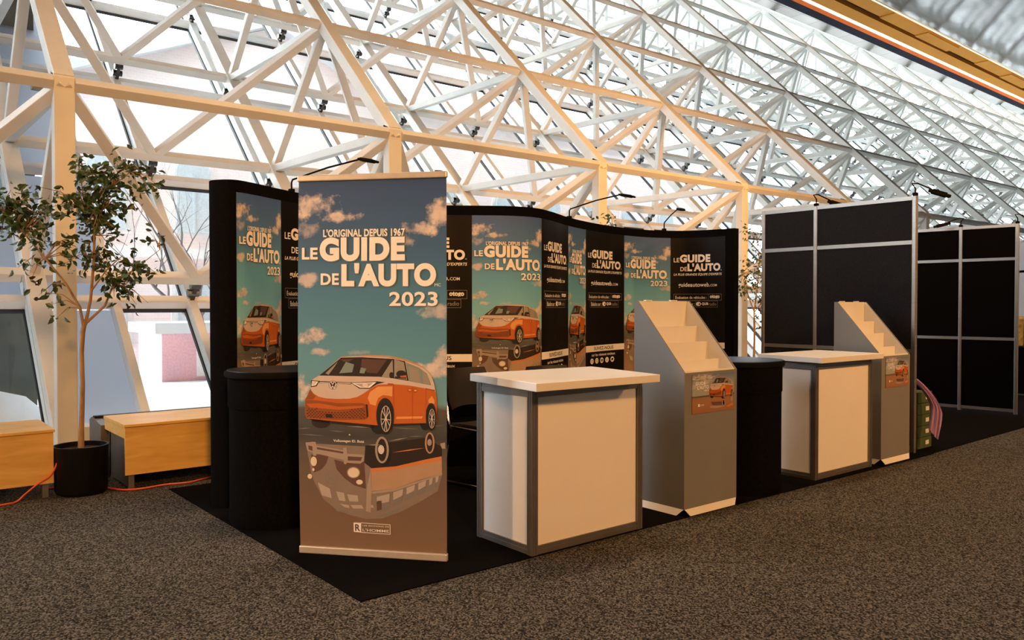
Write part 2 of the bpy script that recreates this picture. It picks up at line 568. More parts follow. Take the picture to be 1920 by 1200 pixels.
edge = MB().tube([(-9, sk(-9, 14.49), ZC - 0.03), (72, sk(72, 14.49), ZC - 0.03)], 0.022, 6).build('glow_joint', M['strip'])  # bright tile joint given emission; it is no lamp
tag(edge, 'thin tile joint with an added glow where the ochre soffit meets the near mirrored tiles', 'ceiling light')

# ------------------------------------------------------------------ setting: inclined space frame and glazing
X0, SX = 1.557, 3.6
Y0, Z0 = 8.617, 3.5555
AL = R(44.17)
LB = 2.5995
CA, SA = math.cos(AL), math.sin(AL)
NO = Vector((0, SA, -CA))       # outward, towards the street
NI = -NO
KMIN, KMAX = -2, 17
JTOP = 5


def I(k, j):
    return Vector((X0 + SX * k, Y0 + j * LB * CA, Z0 + j * LB * SA)) + NO * 0.05


def O(k, j):
    return Vector((X0 + SX * k, Y0 + j * LB * CA + 2.753, Z0 + j * LB * SA - 0.893))


for k in range(KMIN, KMAX + 1):
    x = X0 + SX * k
    c = MB()
    c.prism([(x - 0.09, Y0, 0), (x - 0.09, Y0 + 0.15, 0), (x - 0.09, Y0 + 0.15, Z0 + 0.10), (x - 0.09, Y0 + 0.03, Z0 + 0.05), (x - 0.09, Y0, Z0 + 0.018)], (0.18, 0, 0))
    c.box(x - 0.14, x + 0.14, Y0 - 0.03, Y0 + 0.18, 0, 0.02)
    struct(c.build('column', M['steel'], bevel=0.012))

frame = thing('space_frame', 'white painted steel space frame leaning outward behind the glazed slope', 'space frame', (X0, Y0, 0), kind='structure')


def parts(name, segs, limit=100):
    """segs: list of (p, q, w, h); the nearest get a mesh each, the rest one mesh."""
    eye = Vector((0, 0, EYE))

    def score(s):
        mid = (s[0] + s[1]) / 2 - eye
        ang = mid.normalized().dot(FWD)
        return mid.length * (1 if ang > 0.72 else 6)
    segs = sorted(segs, key=score)
    for s in segs[:limit]:
        MB().beam(s[0], s[1], s[2], s[3], NI).build(name, M['steel'], frame, bevel=0.008)
    if len(segs) > limit:
        m = MB()
        for s in segs[limit:]:
            m.beam(s[0], s[1], s[2], s[3], NI)
        m.build(name, M['steel'], frame)['kind'] = 'stuff'


inner_ch, cross, outer_ch, outer_cross, webs = [], [], [], [], []
for k in range(KMIN, KMAX + 1):
    inner_ch.append((I(k, 0) + Vector((0, CA, SA)) * 0.035, I(k, JTOP), 0.18, 0.15))
    bottom = O(k, -1.47)
    outer_ch.append((bottom, O(k, 4.5), 0.20, 0.16))
    for j in range(JTOP + 1):
        if k < KMAX:
            cross.append((I(k, j) + Vector((0.09, 0, 0)), I(k + 1, j) - Vector((0.09, 0, 0)), 0.105, 0.105))
        webs.append((I(k, j), O(k, j - 0.5), 0.112, 0.112))
        if j < JTOP:
            webs.append((I(k, j), O(k, j + 0.5), 0.112, 0.112))
        webs.append((I(k, j), O(k - 0.5, j - 0.5), 0.112, 0.112))
        webs.append((I(k, j), O(k + 0.5, j - 0.5), 0.112, 0.112))
for i in range(0, 6):
    for k in range(KMIN, KMAX):
        outer_cross.append((O(k, i - 0.5), O(k + 1, i - 0.5), 0.12, 0.12))
parts('slope_chord', inner_ch)
parts('cross_beam', cross)
parts('outer_chord', outer_ch)
parts('outer_cross_beam', outer_cross)
parts('web_strut', webs)

GO = 0.42                       # stand-off of the glass from the outer layer


def Gp(k, j, off=GO):
    return O(k, j) + NO * off


LEV = [-1.25, -0.5, 0.5, 1.5, 2.5, 3.5, 4.5]
UPS = Vector((0, CA, SA))
win = 0
for h in range(KMIN * 2, KMAX * 2):
    ka, kb = h / 2, h / 2 + 0.5
    win += 1
    wd = bpy.data.objects.new('window_%d' % win, None)
    COL.objects.link(wd)
    wd.location = Gp(ka, LEV[0])
    struct(wd)
    fr, gk, gl, br = MB(), MB(), MB(), MB()
    opaque_l = h < 0
    pa, pb = Gp(ka, LEV[0]), Gp(ka, LEV[-1])
    fr.beam(pa, pb, 0.10, 0.16, NI)
    inf = MB()
    for li in range(len(LEV)):
        l = LEV[li]
        fr.beam(Gp(ka, l) + Vector((0.05, 0, 0)), Gp(kb, l) - Vector((0.05, 0, 0)), 0.12, 0.12, NI)
        if li == len(LEV) - 1:
            break
        l2 = LEV[li + 1]
        xs = [ka, kb]
        if li == 0 or h == 0:
            xs = [ka, (ka + kb) / 2, kb]
            fr.beam(Gp(xs[1], l), Gp(xs[1], l2), 0.09, 0.15, NI)
        for xi in range(len(xs) - 1):
            u0, u1 = xs[xi], xs[xi + 1]
            dx = Vector((0.05, 0, 0))
            a, b_, c, d = Gp(u0, l, GO + .08) + dx + UPS * .06, Gp(u1, l, GO + .08) - dx + UPS * .06, Gp(u1, l2, GO + .08) - dx - UPS * .06, Gp(u0, l2, GO + .08) + dx - UPS * .06
            solid = (h == 0 and xi == 0) or (opaque_l and li > 0)
            if solid:
                inf.add([a - dx * 1, b_ + dx * 1, c + dx * 1, d - dx * 1, a - dx + NO * .04, b_ + dx + NO * .04, c + dx + NO * .04, d - dx + NO * .04],
                        [(0, 1, 2, 3), (7, 6, 5, 4), (0, 4, 5, 1), (1, 5, 6, 2), (2, 6, 7, 3), (3, 7, 4, 0)])
            else:
                gl.add([a, b_, c, d], [(0, 1, 2, 3)])
                for (p, q) in ((a, b_), (b_, c), (c, d), (d, a)):
                    gk.beam(p, q, 0.035, 0.05, NI)
    for l in LEV[1:]:
        br.beam(O(ka, l), Gp(ka, l, GO - 0.07), 0.05, 0.09)
        br.tube([O(ka, l) + NO * .12 - Vector((.06, 0, 0)), O(ka, l) + NO * .12 + Vector((.06, 0, 0))], 0.055, 10)
        br.tube([O(ka, l) + NO * .25 - Vector((.07, 0, 0)), O(ka, l) + NO * .25 + Vector((.07, 0, 0))], 0.05, 10)
    # upright glazing above the slope
    t0, t1 = Gp(ka, LEV[-1]), Gp(kb, LEV[-1])
    for u in (t0, (t0 + t1) / 2):
        fr.box(u.x - .07, u.x + .07, t0.y - .08, t0.y + .08, t0.z, ZT)
    fr.box(t0.x + .05, t1.x - .05, t0.y - .05, t0.y + .05, t0.z + .95, t0.z + 1.03)
    gl.add([(t0.x, t0.y, t0.z), (t1.x, t0.y, t0.z), (t1.x, t0.y, ZT), (t0.x, t0.y, ZT)], [(0, 1, 2, 3)])
    fr.build('mullion_frame', M['mullion'], wd)
    gk.build('gasket', M['gasket'], wd)
    br.build('standoff', M['bracket'], wd)
    gl.build('pane', M['glass'], wd)
    if inf.v:
        inf.build('infill_panel', M['infill'], wd)
# steel plates bolted on the infill strip beside the first column
for (kk, j, wd_, hh) in ((0.1, 1.42, .10, .26), (0.17, 1.30, .16, .14), (0.14, 0.42, .10, .34), (0.19, 0.22, .16, .30)):
    p = Gp(kk, j, GO - 0.02)
    MB().box(p.x - wd_ / 2, p.x + wd_ / 2, p.y - .12, p.y + .02, p.z - hh / 2, p.z + hh / 2).build('steel_plate', M['bracketpaint'], frame, bevel=.01)
# sill upstand at the foot of the slope
slab('trim_6', -9, 72, 8.95, 9.3, 0, 0.20, 'mullion')

# ------------------------------------------------------------------ outside: street, brick house, bare tree, dark pier
struct(MB().box(-30, 110, 9.3, 70, -0.6, -0.4).build('street_ground', M['snow']))


def arch_window(m, x, y, z, w_, h_):
    n = 10
    pts = [(x - w_ / 2, y, z), (x + w_ / 2, y, z)] + [(x + w_ / 2 * math.cos(math.pi * i / n), y, z + h_ + w_ / 2 * math.sin(math.pi * i / n)) for i in range(n + 1)]
    m.prism(pts, (0, -0.05, 0))


hs = thing('brick_house', 'pink brick house with arched windows and a gable, seen through the glazed slope', 'building', (14, 25, -0.4))
hb = MB()
hb.prism([(4, 24, -0.4), (30, 24, -0.4), (30, 24, 8.2), (14, 24, 8.2), (10, 24, 9.9), (4, 24, 7.4)], (0, 8, 0))
hb.build('wall', M['brick'], hs)
rf = MB()
rf.box(13.6, 30.4, 23.7, 32.3, 8.2, 8.5)
rf.beam((3.6, 28, 7.35), (10, 28, 10.05), 8.8, .25)
rf.beam((10, 28, 10.05), (14.2, 28, 8.2), 8.8, .25)
rf.build('roof', M['snow'], hs)
for zi, (z, hh) in enumerate(((0.4, 1.5), (3.5, 1.7))):
    for i in range(11):
        x = 5.3 + 2.3 * i
        s = MB()
        arch_window(s, x, 24.0, z - .12, 1.25, hh + .1)
        wo = s.build('window', M['stone'], hs)
        g = MB()
        arch_window(g, x, 23.93, z, .95, hh)
        g.box(x - .03, x + .03, 23.85, 23.88, z, z + hh)
        g.build('pane', M['darkglass'], wo)
bm_ = MB().box(3.9, 30.1, 23.85, 24.0, 2.75, 3.05)
bm_.build('string_course', M['stone'], hs)

st = thing('bare_tree', 'leafless grey street tree outside the lower panes', 'tree', (5.9, 17.0, -0.4))
tb, tw = MB(), MB()
rt = random.Random(5)


def limb(p, d, l, r, depth):
    pts, rs = [p], [r]
    for i in range(5):
        d = (d + Vector((rt.uniform(-.18, .18), rt.uniform(-.18, .18), rt.uniform(-.05, .12)))).normalized()
        p = p + d * l / 5
        pts.append(p)
        rs.append(r * (1 - .13 * (i + 1)))
    (tb if depth == 0 else tw).tube(pts, rs, 7)
    if depth < 3:
        for i in range(4):
            q = pts[2 + (i % 4)]
            nd = (d + Vector((rt.uniform(-1, 1), rt.uniform(-1, 1), rt.uniform(-.2, .7)))).normalized()
            limb(q, nd, l * .66, rs[2 + (i % 4)] * .6, depth + 1)


limb(Vector((5.9, 17.0, -0.4)), Vector((-.45, 0, 1)), 2.6, .15, 0)
tb.build('trunk', M['treebark'], st, smooth=True)
tw.build('branches', M['treebark'], st, smooth=True)
sd_ = thing('low_shed', 'low pink shed with a snowy roof edge in front of the brick house', 'building', (9, 21, -0.4))
MB().box(5.6, 13, 20, 22, -.4, .75).build('wall', M['shedpink'], sd_)
MB().box(5.4, 13.2, 19.8, 22.2, .75, 1.0).build('roof', M['snow'], sd_)
for x in (6.4, 8.2, 10.2):
    MB().box(x, x + .7, 19.95, 20.0, -.3, .5).build('door', M['stone'], sd_)
pier = MB()
pier.box(-9, 2.35, 15.5, 16.5, -.4, 7)
for i in range(9):
    pier.box(-8.8 + 1.25 * i, -8.6 + 1.25 * i, 15.42, 15.5, -.4, 7)
tag(pier.build('concrete_pier', M['concrete']), 'dark green grey concrete wall outside the lowest left pane', 'wall', kind='structure')
# parked snow covered car shapes are too blurred to tell; a low snow bank stands there
sb = MB()
sb.lathe([(1.0, -.4), (.95, -.15), (.7, .1), (.3, .22), (.05, .25)], 20, (1.2, 13.5))
tag(sb.build('snow_bank', M['snow'], smooth=True), 'small heap of snow outside the lowest left pane', 'snow')
# ------------------------------------------------------------------ printed artwork (flat ink shapes in sheet coordinates u, v)
def banner_uv(px, py):
    xl = 569 - 5 * (py - 337) / 701
    xr = 835 + 3 * (py - 325) / 730
    u = (px - xl) / (xr - xl)
    yt, yb = 337 - 12 * u, 1038 + 17 * u
    return u, (yb - py) / (yb - yt)


def uvA(p):
    return banner_uv(560 + p[0] / 6.857, 660 + p[1] / 6.857)


def uvB(p):
    return banner_uv(560 + p[0] / 4.614, 800 + p[1] / 4.614)


def uvT(p):
    return banner_uv(560 + p[0] / 4.364, 325 + p[1] / 4.364)


def ell(cx, cy, rx, ry, n=22, a0=0, a1=360):
    return [(cx + rx * math.cos(R(a0 + (a1 - a0) * i / n)), cy + ry * math.sin(R(a0 + (a1 - a0) * i / n))) for i in range(n if a1 - a0 >= 360 else n + 1)]


def ring(cx, cy, rx, ry, t, n=22):
    out = []
    for i in range(n):
        a, b = 2 * math.pi * i / n, 2 * math.pi * (i + 1) / n
        out.append([(cx + rx * math.cos(a), cy + ry * math.sin(a)), (cx + rx * math.cos(b), cy + ry * math.sin(b)),
                    (cx + (rx - t) * math.cos(b), cy + (ry - t) * math.sin(b)), (cx + (rx - t) * math.cos(a), cy + (ry - t) * math.sin(a))])
    return out


def line(p, q, t):
    d = Vector((q[0] - p[0], q[1] - p[1]))
    n = Vector((-d.y, d.x)).normalized() * t / 2
    return [(p[0] + n.x, p[1] + n.y), (q[0] + n.x, q[1] + n.y), (q[0] - n.x, q[1] - n.y), (p[0] - n.x, p[1] - n.y)]


def van_shapes():
    S = []

    def a(ink, layer, *polys):
        for p in polys:
            S.append((ink, layer, p))
    a('dark', 0, ell(330, 935, 118, 78), [(160, 880), (1030, 965), (1000, 1010), (520, 960), (240, 930)], [(1240, 940), (1660, 935), (1640, 965), (1250, 985)])
    a('tyre', 0, ell(1060, 980, 95, 110), ell(1640, 955, 62, 82))
    a('orange', 1, [(132, 640), (165, 590), (205, 500), (420, 470), (960, 440), (1240, 420), (1500, 450), (1765, 510), (1780, 640), (1780, 930), (1655, 945), (1260, 955), (1030, 975), (930, 965), (500, 925), (160, 890), (130, 845)])
    a('cream', 2, [(203, 490), (212, 420), (245, 372), (320, 330), (590, 95), (700, 76), (950, 66), (1200, 75), (1400, 120), (1560, 185), (1650, 250), (1710, 320), (1745, 420), (1767, 545), (1755, 520), (1640, 490), (1430, 452), (1240, 436), (1060, 445), (975, 490), (880, 560), (800, 606), (700, 630), (540, 634), (400, 626), (310, 606), (245, 565), (212, 520)])
    a('orangelight', 2, [(590, 95), (600, 84), (950, 60), (1200, 68), (1400, 112), (1560, 178), (1640, 236), (1560, 196), (1400, 132), (1200, 86), (950, 76), (700, 86)])
    a('orangelight', 3, [(1060, 470), (1240, 465), (1235, 600), (1200, 590), (1120, 580), (1060, 620), (1030, 720), (960, 700), (930, 620), (960, 540)], [(1290, 862), (1612, 855), (1600, 884), (1280, 892)], [(1680, 640), (1720, 590), (1750, 640), (1755, 690), (1680, 680)])
    a('orangedark', 3, [(135, 645), (300, 655), (560, 690), (860, 686), (905, 705), (918, 890), (880, 905), (500, 908), (160, 878), (133, 845)], [(165, 592), (205, 505), (225, 550), (270, 600), (240, 640), (140, 640)])
    a('orange', 4, [(150, 700), (300, 690), (560, 735), (850, 720), (890, 730), (850, 750), (560, 775), (200, 745)])
    a('dark', 4, [(320, 330), (600, 95), (860, 88), (1235, 108), (1080, 342)])
    a('brownglass', 5, [(860, 110), (1170, 120), (1050, 300), (930, 290), (850, 210)], [(590, 120), (760, 110), (690, 150), (640, 150)])
    a('glasstan', 5, [(400, 300), (560, 145), (520, 210), (440, 320)])
    a('glassgreen', 5, [(575, 300), (660, 150), (762, 182), (740, 285)], [(830, 295), (848, 222), (915, 235), (890, 300)])
    a('glasstan', 5, [(1105, 342), (1242, 115), (1248, 352), (1210, 355)])
    a('dark', 4, [(1080, 342), (1235, 104), (1395, 138), (1440, 395), (1255, 362)])
    a('glasstan', 5, [(1262, 112), (1380, 150), (1420, 380), (1262, 352)])
    a('glassgreen', 4, [(1405, 152), (1560, 218), (1660, 295), (1712, 450), (1445, 398)])
    a('glasstan', 5, [(1430, 200), (1560, 240), (1590, 420), (1460, 395)], [(1605, 260), (1660, 305), (1700, 440), (1615, 425)])
    a('dark', 6, ell(1348, 305, 62, 48), ell(1228, 320, 28, 40), line((1270, 345), (1410, 355), 22))
    a('orange', 7, [(1330, 330), (1410, 318), (1410, 350), (1345, 350)])
    a('dark', 3, line((318, 416), (725, 430), 26), [(215, 392), (325, 400), (285, 470), (210, 482)], [(715, 420), (1050, 402), (1150, 412), (1050, 440), (955, 500), (825, 498)])
    a('white', 4, line((325, 420), (450, 425), 9), line((548, 427), (718, 429), 9), [(228, 402), (308, 408), (275, 458), (218, 468)], [(732, 426), (1040, 412), (958, 486), (835, 486)])
    a('creamdark', 5, [(770, 436), (1000, 424), (940, 470), (850, 474)], [(236, 412), (280, 412), (260, 445), (228, 450)])
    a('lamp', 6, ell(900, 450, 36, 22), ell(245, 428, 20, 14))
    a('dark', 5, ell(493, 455, 54, 60))
    a('silver', 6, *ring(493, 455, 50, 56, 9))
    for p, q in (((472, 412), (490, 448)), ((490, 448), (512, 408)), ((455, 440), (474, 498)), ((474, 498), (491, 462)), ((491, 462), (508, 498)), ((508, 498), (532, 436))):
        a('silver', 6, line(p, q, 11))
    for r in range(8):
        y = 742 + r * 21
        n = 19
        for i in range(n):
            x = 165 + i * 39 + (r % 2) * 19.5
            yy = y + 30 * math.sin(math.pi * min(1, max(0, (x - 160) / 740))) - (10 if x > 700 else 0)
            if x > 895 or yy > 890 or yy < 745 + (50 if 300 < x < 720 else 10):
                continue
            a('dark', 5, [(x - 14, yy), (x, yy - 7), (x + 14, yy), (x, yy + 7)])
    a('dark', 5, [(905, 700), (928, 705), (938, 860), (918, 885)], [(395, 830), (480, 835), (485, 882), (400, 878)])
    a('dark', 4, ell(1148, 850, 112, 232, 28, 150, 395))
    a('dark', 4, ell(1712, 860, 66, 178, 26, 150, 395))
    for cx, cy, rx, ry, wx, wy in ((1148, 885, 102, 210, 64, 172), (1714, 880, 60, 165, 38, 128)):
        a('tyre', 5, ell(cx, cy, rx, ry))
        a('orangedark', 6, ell(cx + 8, cy + 5, wx, wy))
        a('dark', 7, ell(cx + 8, cy + 5, wx * .88, wy * .9))
        a('silver', 8, *ring(cx + 8, cy + 5, wx, wy, wx * .12))
        for i in range(5):
            t = R(72 * i + 20)
            ex, ey = math.cos(t) * wx * .9, math.sin(t) * wy * .92
            for dd in (-.16, .16):
                fx, fy = math.cos(t + dd * 1.6) * wx * .9, math.sin(t + dd * 1.6) * wy * .92
                a('silver', 8, line((cx + 8 + ex * .15, cy + 5 + ey * .15), (cx + 8 + fx, cy + 5 + fy), wx * .13))
        a('silver', 9, ell(cx + 8, cy + 5, wx * .22, wy * .16))
    for cx, cy in ((1450, 514), (1517, 521)):
        a('orangedark', 4, ell(cx, cy, 26, 22))
        a('orangelight', 5, ell(cx + 3, cy - 2, 18, 12))
    a('orangedark', 4, line((1180, 433), (1250, 436), 12), line((1645, 495), (1755, 516), 14), line((1252, 440), (1256, 950), 4), line((1484, 460), (1482, 945), 4), line((1648, 500), (1650, 945), 4))
    return S


def reflection_shapes():
    S = []

    def a(ink, layer, *polys):
        for p in polys:
            S.append((ink, layer, p))
    a('refbeige', 0, [(130, 430), (150, 500), (230, 660), (330, 745), (450, 800), (600, 838), (740, 832), (900, 772), (1080, 672), (1205, 590), (1243, 435), (1240, 280), (1000, 250), (620, 200), (90, 170), (100, 240)])
    a('dark', 1, [(600, 190), (1100, 120), (1240, 200), (1240, 285), (1100, 312), (860, 372), (650, 390), (590, 340)])
    a('refbrown', 1, [(130, 270), (290, 268), (265, 350), (215, 405), (150, 430)], [(318, 310), (430, 340), (590, 330), (602, 572), (500, 540), (420, 482), (350, 405)])
    a('reforange', 2, [(640, 392), (860, 372), (1100, 312), (1236, 282), (1238, 330), (1000, 395), (820, 430), (650, 440)])
    a('reftan', 3, [(650, 425), (830, 402), (1100, 350), (1238, 318), (1240, 432), (1050, 492), (840, 572), (650, 592)])
    a('refcream', 4, [(648, 598), (840, 572), (1243, 430), (1243, 446), (840, 592), (655, 615)], [(610, 560), (645, 400), (650, 590), (640, 780), (600, 770)])
    a('refbeige', 2, [(160, 430), (225, 405), (265, 345), (292, 262), (320, 262), (352, 400), (420, 480), (500, 540), (602, 575), (600, 620), (170, 520)])
    a('refgrey', 3, *ring(305, 480, 52, 50, 6))
    for p, q in (((275, 450), (300, 490)), ((300, 490), (330, 455)), ((270, 500), (300, 470)), ((310, 475), (340, 510))):
        a('refgrey', 3, line(p, q, 6))
    for pl in ([(185, 515), (290, 570), (305, 655), (220, 630)], [(345, 595), (412, 608), (425, 682), (368, 672)], [(440, 620), (530, 630), (535, 685), (458, 682)],
               [(375, 703), (450, 715), (462, 740), (420, 735)], [(468, 715), (565, 715), (580, 746), (490, 745)], [(620, 715), (660, 715), (668, 738), (625, 738)]):
        a('refwin', 3, pl)
    for pl in ([(690, 640), (812, 610), (800, 760), (690, 772)], [(830, 600), (926, 568), (900, 692), (822, 740)], [(942, 560), (1025, 530), (1005, 642), (920, 680)],
               [(1040, 522), (1118, 490), (1100, 602), (1016, 640)], [(1132, 485), (1172, 470), (1160, 575), (1116, 598)], [(1184, 466), (1222, 450), (1205, 555), (1176, 568)]):
        a('refgrey', 3, pl)
        a('refwin', 4, [(pl[0][0] + 4, pl[0][1] + 2), (pl[1][0] - 8, pl[1][1] + 4), (pl[1][0] - 14, (pl[1][1] + pl[2][1]) / 2), (pl[0][0] + 4, (pl[0][1] + pl[3][1]) / 2)])
    a('refbrown', 4, [(692, 680), (735, 675), (735, 755), (694, 765)])
    a('refgrey', 4, [(330, 748), (450, 775), (470, 790), (350, 770)], [(670, 815), (760, 790), (880, 740), (890, 755), (770, 815)])
    a('refcream', 5, [(85, 165), (150, 158), (175, 160), (178, 190), (410, 232), (412, 210), (440, 208), (445, 262), (592, 272), (586, 330), (555, 350), (442, 342), (432, 358), (415, 348), (418, 318), (180, 262), (178, 280), (152, 282), (148, 252), (100, 235)])
    a('refbrown', 6, [(110, 190), (145, 198), (146, 240), (112, 225)], [(450, 285), (575, 292), (562, 325), (450, 322)], [(185, 205), (412, 245), (412, 262), (185, 224)])
    a('lamp', 6, ell(155, 330, 27, 42), ell(498, 428, 52, 46), ell(548, 512, 28, 22), ell(150, 402, 10, 14), ell(118, 462, 20, 22))
    a('refcream', 7, *ring(498, 428, 56, 50, 8))
    a('tyre', 5, ell(760, 255, 56, 118))
    a('refcream', 6, *ring(742, 228, 58, 118, 18))
    a('dark', 6, ell(742, 228, 38, 92))
    a('silver', 7, ell(735, 225, 26, 40))
    a('reftan', 6, *ring(1140, 165, 40, 94, 14))
    a('dark', 5, ell(1140, 165, 30, 80))
    a('refcream', 7, ell(1138, 160, 18, 30))
    a('refcream', 5, [(1225, 170), (1265, 160), (1268, 215), (1240, 215)])
    for p, q, c in (((440, 20), (700, 30), 'waterlight'), ((820, 30), (1060, 45), 'watermid'), ((800, 150), (960, 118), 'waterlight'), ((620, 185), (740, 182), 'waterlight'), ((20, 90), (250, 105), 'watermid'),
                    ((830, 250), (1100, 208), 'reforange'), ((960, 110), (1090, 104), 'watermid'), ((20, 45), (140, 35), 'watermid'), ((1100, 20), (1260, 10), 'watermid'), ((300, 60), (420, 70), 'watermid')):
        m_ = ((p[0] + q[0]) / 2, (p[1] + q[1]) / 2)
        a(c, 7 if c != 'watermid' else 0, [p, (m_[0], m_[1] - 5), q, (m_[0], m_[1] + 6)])
    a('white', 8, [(460, 100), (468, 86), (476, 100)])
    return S


def text_mesh(body, bold=0.0):
    c = bpy.data.curves.new('lettering_outline', 'FONT')
    c.body = body
    c.offset = bold
    c.space_character = 1.0 + bold * 1.8
    c.resolution_u = 10 if bold > .04 else 4
    o = bpy.data.objects.new('lettering_outline', c)
    me = bpy.data.meshes.new_from_object(o)
    vs = [(v.co.x, v.co.y) for v in me.vertices]
    fs = [tuple(p.vertices) for p in me.polygons]
    bpy.data.objects.remove(o)
    bpy.data.curves.remove(c)
    bpy.data.meshes.remove(me)
    return vs, fs


def text_in(body, x0, x1, y0, y1, bold=0.0, shear=0.0):
    """lettering stretched to fill the given box of sheet coordinates"""
    vs, fs = text_mesh(body, bold)
    vs = [(x + shear * y, y) for x, y in vs]
    ax, bx = min(v[0] for v in vs), max(v[0] for v in vs)
    ay, by = min(v[1] for v in vs), max(v[1] for v in vs)
    return [(x0 + (x - ax) / (bx - ax) * (x1 - x0), y0 + (y - ay) / (by - ay) * (y1 - y0)) for x, y in vs], fs


class Art:
    """a set of flat ink shapes (u, v in sheet units) that is then laid on a sheet by a mapping"""
    def __init__(s):
        s.items = []

    def poly(s, ink, layer, pts):
        s.items.append((ink, layer, list(pts), [tuple(range(len(pts)))]))

    def text(s, ink, layer, body, x0, x1, y0, y1, bold=0.0, shear=0.0):
        vs, fs = text_in(body, x0, x1, y0, y1, bold, shear)
        s.items.append((ink, layer, vs, fs))

    def lay(s, name, parent, fn, cuts=(), base=0.004, step=0.0009):
        inks = sorted({i[0] for i in s.items})
        bmm = bmesh.new()
        lay = bmm.verts.layers.float.new('lay')
        for ink, layer, vs, fs in s.items:
            bv = [bmm.verts.new((x, y, 0)) for x, y in vs]
            for v in bv:
                v[lay] = layer
            for f in fs:
                try:
                    fc = bmm.faces.new([bv[i] for i in f])
                    fc.material_index = inks.index(ink)
                except ValueError:
                    pass
        bmesh.ops.triangulate(bmm, faces=[f for f in bmm.faces if len(f.verts) > 4])
        for c in cuts:
            bmesh.ops.bisect_plane(bmm, geom=bmm.verts[:] + bmm.edges[:] + bmm.faces[:], plane_co=(c, 0, 0), plane_no=(1, 0, 0))
        for v in bmm.verts:
            v.co = fn(v.co.x, v.co.y, base + step * v[lay])
        me = bpy.data.meshes.new(name)
        bmm.to_mesh(me)
        bmm.free()
        for i in inks:
            me.materials.append(INK[i])
        o = bpy.data.objects.new(name, me)
        COL.objects.link(o)
        o.parent = parent
        o.matrix_parent_inverse = Matrix.Translation(-Vector(parent.location))
        return o


def sheet(name, mat, parent, fn, nu=1, thick=0.003, off=0.003, nv=1):
    me = bpy.data.meshes.new(name)
    vs, fs = [], []
    for o_ in (off, off - thick):
        for j in range(nv + 1):
            for i in range(nu + 1):
                vs.append(tuple(fn(i / nu, j / nv, o_)))
    n1 = nu + 1
    base = n1 * (nv + 1)
    for j in range(nv):
        for i in range(nu):
            a = j * n1 + i
            fs.append((a, a + 1, a + n1 + 1, a + n1))
            fs.append((base + a, base + a + n1, base + a + n1 + 1, base + a + 1))
    for i in range(nu):
        fs.append((i, base + i, base + i + 1, i + 1))
        t = nv * n1 + i
        fs.append((t, t + 1, base + t + 1, base + t))
    for j in range(nv):
        a = j * n1
        fs.append((a, a + n1, base + a + n1, base + a))
        c = a + nu
        fs.append((c, base + c, base + c + n1, c + n1))
    me.from_pydata(vs, [], fs)
    uvl = me.uv_layers.new(name='UVMap')
    for lp in me.loops:
        k = lp.vertex_index % base
        uvl.data[lp.index].uv = ((k % n1) / nu, (k // n1) / nv)
    me.materials.append(mat)
    o = bpy.data.objects.new(name, me)
    COL.objects.link(o)
    o.parent = parent
    o.matrix_parent_inverse = Matrix.Translation(-Vector(parent.location))
    return o


VAN, REFL = van_shapes(), reflection_shapes()


def van_art():
    a = Art()
    for ink, l, p in REFL:
        a.poly(ink, l, [uvB(q) for q in p])
    for ink, l, p in VAN:
        a.poly(ink, l + 9, [uvA(q) for q in p])
    return a


def sky_lettering(full=True):
    a = Art()

    def t(body, x0, x1, y0, y1, bold, l=9):
        (u0, v1), (u1, v0) = uvT((x0, y0)), uvT((x1, y1))
        a.text('shadow', l, body, u0 + .005, u1 + .005, v0 - .0022, v1 - .0022, bold)
        a.text('white', l + 1, body, u0, u1, v0, v1, bold)
    t("L'ORIGINAL DEPUIS 1967", 240, 885, 465, 512, .03)
    t('LE', 68, 195, 618, 712, .03)
    t('GUIDE', 212, 885, 533, 716, .06)
    t('DE', 220, 365, 828, 921, .03)
    t("L'AUTO", 386, 1125, 742, 926, .055)
    t('2023', 764, 1138, 975, 1090, .022)
    (u0, v1), (u1, v0) = uvT((1114, 902)), uvT((1162, 926))
    a.text('white', 10, 'MC', u0, u1, v0, v1)
    if full:
        (u0, v1), (u1, v0) = uvB((330, 135)), uvB((592, 172))
        a.text('white', 10, 'Volkswagen ID. Buzz', u0, u1, v0, v1, .012)
        a.poly('white', 9, [uvB(q) for q in ((493, 868), (558, 871), (558, 957), (493, 950))])
        for q in (line((558, 871), (808, 888), 5), line((558, 955), (808, 972), 5), line((806, 886), (806, 972), 5)):
            a.poly('white', 9, [uvB(z) for z in q])
        (u0, v1), (u1, v0) = uvB((505, 882)), uvB((550, 945))
        a.text('refbrown', 10, 'R', u0, u1, v0, v1, .03)
        (u0, v1), (u1, v0) = uvB((570, 886)), uvB((797, 912))
        a.text('white', 10, 'LES ÉDITIONS DE', u0, u1, v0, v1, .005)
        (u0, v1), (u1, v0) = uvB((570, 920)), uvB((797, 958))
        a.text('white', 10, "L'HOMME", u0, u1, v0, v1, .004)
    return a


